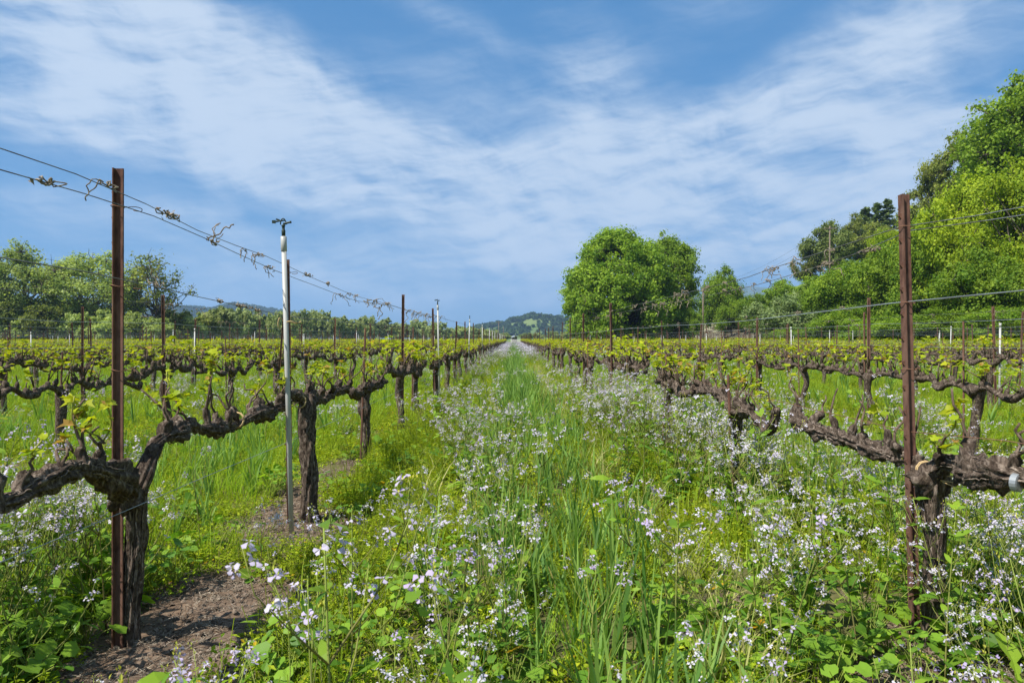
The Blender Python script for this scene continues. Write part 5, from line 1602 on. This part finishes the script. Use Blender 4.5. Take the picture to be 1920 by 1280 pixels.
# fine grass
x, y = wedge(.9, 10, 34)
pr = np.where(path(x), .10, .62 * aisle(x) + .08) * (1 - bare(x, y))
put('fine_grass', 'fine', x, y, pr, .7, 1.15, 'fine green grass between the vine rows')
x, y = wedge(10, 34, 9)
pr = np.where(path(x), .15, .9 * aisle(x) + .1)
put('fine_grass', 'fine', x, y, pr, 1.0, 1.5, 'fine green grass between the middle rows')
x, y = wedge(34, 150, 1.6)
put('far_grass', 'farg', x, y, np.where(path(x), 0, .8), .8, 1.2, 'green grass between the distant rows')
# yellow-green weeds
x, y = wedge(.9, 9, 52)
lowp = .62 + .38 * np.clip(n2(x, y, .8, 2, 8.) * 2, -1, 1)
pr = np.where(path(x), np.clip(.50 + .9 * centre(x, -1.05, .38) + .9 * centre(x, 1.0, .4), 0, 1), .65) * lowp * (1 - bare(x, y)) * np.where(y < 2, .6, 1)
put('yellow_green_weeds', 'weed', x, y, pr, .7, 1.3, 'low yellow-green weeds carpeting the ground')
x, y = wedge(9, 34, 18)
pr = np.where(path(x), np.clip(.18 + .95 * centre(x, -.95, .42) + .95 * centre(x, .98, .40), 0, 1), .5)
put('yellow_green_weeds', 'weed', x, y, pr, 1.0, 1.6, 'low yellow-green weeds beside the path')
x, y = wedge(34, 150, 2.6)
put('far_weeds', 'farw', x, y, np.where(path(x), np.clip(centre(x, -.9, .4) + centre(x, .95, .4), 0, 1), .35), .7, 1.1, 'yellow-green weeds in the distance')
bx_ = np.concatenate([rc.normal(-1.12, .16, 26), rc.normal(-1.0, .2, 20), rc.normal(1.15, .2, 26), rc.uniform(2.2, 2.9, 10)])
by_ = np.concatenate([rc.uniform(4.9, 8.8, 26), rc.uniform(8.8, 15, 20), rc.uniform(4.0, 10, 26), rc.uniform(3.4, 7, 10)])
put('bushy_weeds', 'bushy', bx_, by_, np.ones(len(bx_)), .75, 1.15, 'bushy yellow-green weeds mounded along the vine rows', .08)
x, y = wedge(1.6, 14, 7, -9, 9)
pr = np.where(path(x), np.clip(.12 + .8 * centre(x, -1.0, .35) + .8 * centre(x, 1.1, .4), 0, 1), .45) * (1 - bare(x, y))
put('bushy_weeds', 'bushy', x, y, pr, .42, .8, 'leafy yellow-green weeds between path and vine rows', .08)
# broadleaf weeds: those nearest are plants of their own
def radish_p(x, y):
    p = np.where(path(x), .30 * centre(x, -.45, .5) + .06, .10)
    p = p + 1.0 * np.exp(-(((x + 2.5) / .65) ** 2 + ((y - 3.0) / 1.1) ** 2))
    p = p + .36 * np.exp(-(((x - 1.6) / .6) ** 2)) * sstep(14, 9, y)
    p = p + .35 * np.exp(-(((x - 3.4) / .8) ** 2 + ((y - 7) / 3) ** 2))
    p = p + .5 * np.exp(-(((x - 1.9) / .7) ** 2 + ((y - 7.5) / 3.0) ** 2))
    p = p * (1 - .93 * bare(x, y)) * np.where((x > -1.45) & (x < -.75), .35, 1) * (.55 + .45 * np.clip(1 + 1.6 * n2(x, y, .9, 2, 14.), 0, 2))
    p = p * np.where((x > .25) & (x < .85) & (y < 9), .45, 1)
    return np.clip(p, 0, 1)
x, y = wedge(1.25, 11, 12)
k = rc.random(len(x)) < radish_p(x, y)
x, y = x[k], y[k]
hx = np.array([-.36, -.62, -.10, -.78, .18, -.30, 1.05, 1.32, -1.12, .55, -.46, -.70, -.52, -.20]); hy = np.array([1.36, 1.42, 1.52, 1.62, 1.75, 1.26, 1.75, 1.62, 1.85, 1.55, 1.50, 1.55, 1.34, 1.62])
hs = np.array([1.32, .85, .9, .70, .85, .95, .9, .95, .55, .9, .95, .75, .85, .9])
k = ~((np.abs(x) < .9) & (y < 1.9)) & ~((x > -1.7) & (x < -.95) & (y < 4.2))
x, y = x[k], y[k]
s = rc.uniform(.72, 1.18, len(x)) * np.where((x > -2.9) & (x < -1.7), 1.0, 1) * np.where(y < 2.2, .85, 1)
mx_ = rc.normal(1.75, .42, 85); my_ = rc.uniform(4.3, 12.5, 85)
ex = np.concatenate([rc.normal(-2.4, .36, 54), rc.normal(1.6, .5, 34), rc.normal(-.25, .42, 16), rc.normal(2.2, .3, 7)])
ey = np.concatenate([rc.normal(2.95, .45, 54), rc.normal(2.9, .5, 34), rc.normal(2.6, .5, 16), rc.normal(3.3, .4, 7)])
k = ey > 1.7
ex, ey = ex[k], ey[k]
x = np.concatenate([hx, ex, x]); y = np.concatenate([hy, ey, y]); s = np.concatenate([hs, rc.uniform(.7, 1.1, len(ex)) * np.where(ex < -1.7, 1.22, 1), s])
x = np.concatenate([x, mx_]); y = np.concatenate([y, my_]); s = np.concatenate([s, rc.uniform(.95, 1.3, 85)])
o_ = np.argsort(np.hypot(x, y)); x, y, s = x[o_], y[o_], s[o_]
NR = 300
first_r = {}
def zone(x, y, v, s):
    size = 'tall ' if s > 1.03 else ('low ' if s < .84 else '')
    col = 'lilac-flowered ' if v in (2, 4, 6, 8, 10) else 'white-flowered '
    if y < 2.2: band = 'close to the camera'
    elif y < 3.3: band = 'level with the tallest post'
    elif y < 4.3: band = 'level with the split-trunk vine arm'
    elif y < 5.4: band = 'level with the nearest sprinkler pipe'
    elif y < 6.7: band = 'just past the nearest sprinkler pipe'
    else: band = 'level with the third vine'
    if x < -4.0: side, grp = 'by the second row left', 'wild radish left of the first vine row'
    elif x < -1.6: side, grp = 'left of the first left row', 'wild radish left of the first vine row'
    elif x < -.3: side, grp = 'left half of the path', 'wild radish growing in the path'
    elif x < .6: side, grp = 'middle of the path', 'wild radish growing in the path'
    elif x < 1.5: side, grp = 'right edge of the path', 'wild radish growing in the path'
    elif x < 2.4: side, grp = 'under the first right row', 'wild radish right of the path'
    else: side, grp = 'beyond the first right row', 'wild radish right of the path'
    return size + col + 'wild radish, ' + side + ', ' + band, grp
lil_ids = [2, 4, 6, 8, 10]; whi = [0, 1, 3, 5, 7, 9, 11]
pick = np.array([int(rc.choice(lil_ids)) if rc.random() < (.45 if (abs(q) < 1.0) else (.5 if (q > 0 and yy > 4.5) else .25)) else int(rc.choice(whi)) for q, yy in zip(x, y)])
for i in range(min(NR, len(x))):
    v = int(pick[i])
    if v not in first_r:
        o = empty('wild_radish')
        for nm, me in zip(('stem', 'leaf_spray', 'blossom'), RAD_ME[v]):
            c_ = mkobj(nm, me, o); c_['kind'] = 'stuff'
        first_r[v] = o
        bpy.context.view_layer.update()
    else: o = copy_tree(first_r[v])
    o.location = (float(x[i]), float(y[i]), g1(x[i], y[i]) - .01)
    o.rotation_euler = (float(rc.normal(0, .08)), float(rc.normal(0, .08)), float(rc.uniform(0, 6.28)))
    o.scale = (float(s[i]),) * 3
    lab, grp = zone(x[i], y[i], v, s[i])
    tag(o, lab, 'wildflower', grp)
print('radish plants', len(x), 'vines', len(vines), 'posts', len(posts), 'stakes', len(stakes), 'pipes', len(pipes))
n = len(x) - NR
if n > 0:
    P_ = np.stack([x[NR:], y[NR:], gh(x[NR:], y[NR:]) - .01], -1)
    scatter('wild_radish_drift', 'radish', P_, rc.uniform(0, 6.28, n), s[NR:], pick[NR:], tilt=rc.normal(0, .08, (n, 2)), label='drift of wild radish blooming behind the nearest plants')
x, y = wedge(11, 40, 3.2)
pr = np.where(path(x), .75 * centre(x, -1.1, .45) + .55 * centre(x, 1.15, .45) + .10 * centre(x, 0, .8), .26 * (.4 + .6 * (n2(x, y, .25, 2, 3.) > 0)))
put('wild_radish_drift', 'radish', x, y, pr, .8, 1.15, 'wild radish blooming along the middle of the path')
x, y = wedge(36, 150, 2.4)
pr = np.where(path(x), .7 * centre(x, -1.0, .42) + .7 * centre(x, 1.05, .42) + .06, .10)
put('far_wild_radish', 'farradish', x, y, pr, .8, 1.25, 'pale strips of wild radish along the distant path')
# broadleaf weeds
wx = np.concatenate([rc.uniform(-2.5, -1.78, 16), rc.uniform(.75, 1.9, 14), rc.uniform(-.95, -.8, 6), rc.normal(-1.25, .25, 10), rc.uniform(-.6, .7, 8)])
wy = np.concatenate([rc.uniform(2.45, 3.0, 16), rc.uniform(2.2, 3.2, 14), rc.uniform(2.4, 2.9, 6), rc.uniform(4.9, 8.0, 10), rc.uniform(2.3, 3.4, 8)])
first_b = {}
for i in range(len(wx)):
    v = i % 5
    if v not in first_b:
        o = empty('broadleaf_weed')
        mkobj('stem', BROAD_ME[v][0], o)
        for (lv, mm, pp, ss, tt) in BROAD_ME[v][1]:
            lo = mkobj('leaf', BLEAF[lv][tt], o)
            lo.matrix_local = Matrix.Translation(Vector(pp)) @ Matrix(mm.tolist()).to_4x4() @ Matrix.Scale(float(ss), 4)
        first_b[v] = o
        bpy.context.view_layer.update()
    else: o = copy_tree(first_b[v])
    o.location = (float(wx[i]), float(wy[i]), g1(wx[i], wy[i])); o.rotation_euler = (0, 0, float(rc.uniform(0, 6.28)))
    q = float(rc.uniform(.8, 1.35)); o.scale = (q, q, q)
    big = 'large ' if q > 1.18 else ('small ' if q < .95 else '')
    side = 'at the foot of the split-trunk vine' if wx[i] < -1.5 else ('along the bare soil left of the path' if wx[i] < -.8 else ('in the grass of the path' if wx[i] < .75 else 'below the leaning post'))
    tag(o, big + 'leafy broadleaf weed ' + side + (', nearer the camera' if wy[i] < 2.65 else (', farther back' if wy[i] < 4 else ', past the white pipe')), 'weed', 'broadleaf weeds ' + side)
x, y = wedge(2.0, 10, 3.0)
put('broadleaf_weeds', 'broad', x, y, .8 * (1 - .7 * bare(x, y)), .6, 1.1, 'scattered broadleaf weeds among the grass')
# soil clods and prunings
x, y = wedge(2.2, 7.5, 2200, -3, 3)
b = bare(x, y)
k = rc.random(len(x)) < b
x, y = x[k], y[k]; n = len(x)
scatter('soil_clods', 'clod', np.stack([x, y, gh(x, y)], -1), rc.uniform(0, 6.28, n), .003 + .030 * rc.random(n) ** 5, rc.integers(0, 6, n), tilt=rc.normal(0, .4, (n, 2)), label='clods on the bare soil under the vines')
put('soil_litter', 'litter', x, y, np.full(n, .22), .6, 1.3, 'dry plant litter on the bare soil')
k = rc.random(n) < .08
x, y = x[k], y[k]; n = len(x)
scatter('dry_twigs', 'twig', np.stack([x, y, gh(x, y) + .003], -1), rc.uniform(0, 6.28, n), rc.uniform(.25, .95, n), rc.integers(0, 5, n), label='dry twigs lying on the bare soil')

# ------------------------------------------------------------------ the air
G = Geo(); add_box(G, (0, 4, 220), (16100, 16100, 450))
m = MT('valley_air')
pv = m.n('ShaderNodeVolumePrincipled')
pv.inputs['Color'].default_value = (0.45, 0.68, 1.0, 1)
pv.inputs['Density'].default_value = 0.00019
pv.inputs['Anisotropy'].default_value = 0.1
m.l(pv.outputs[0], m.out.inputs['Volume'])
tag(G.obj('haze', m.m), kind='stuff')
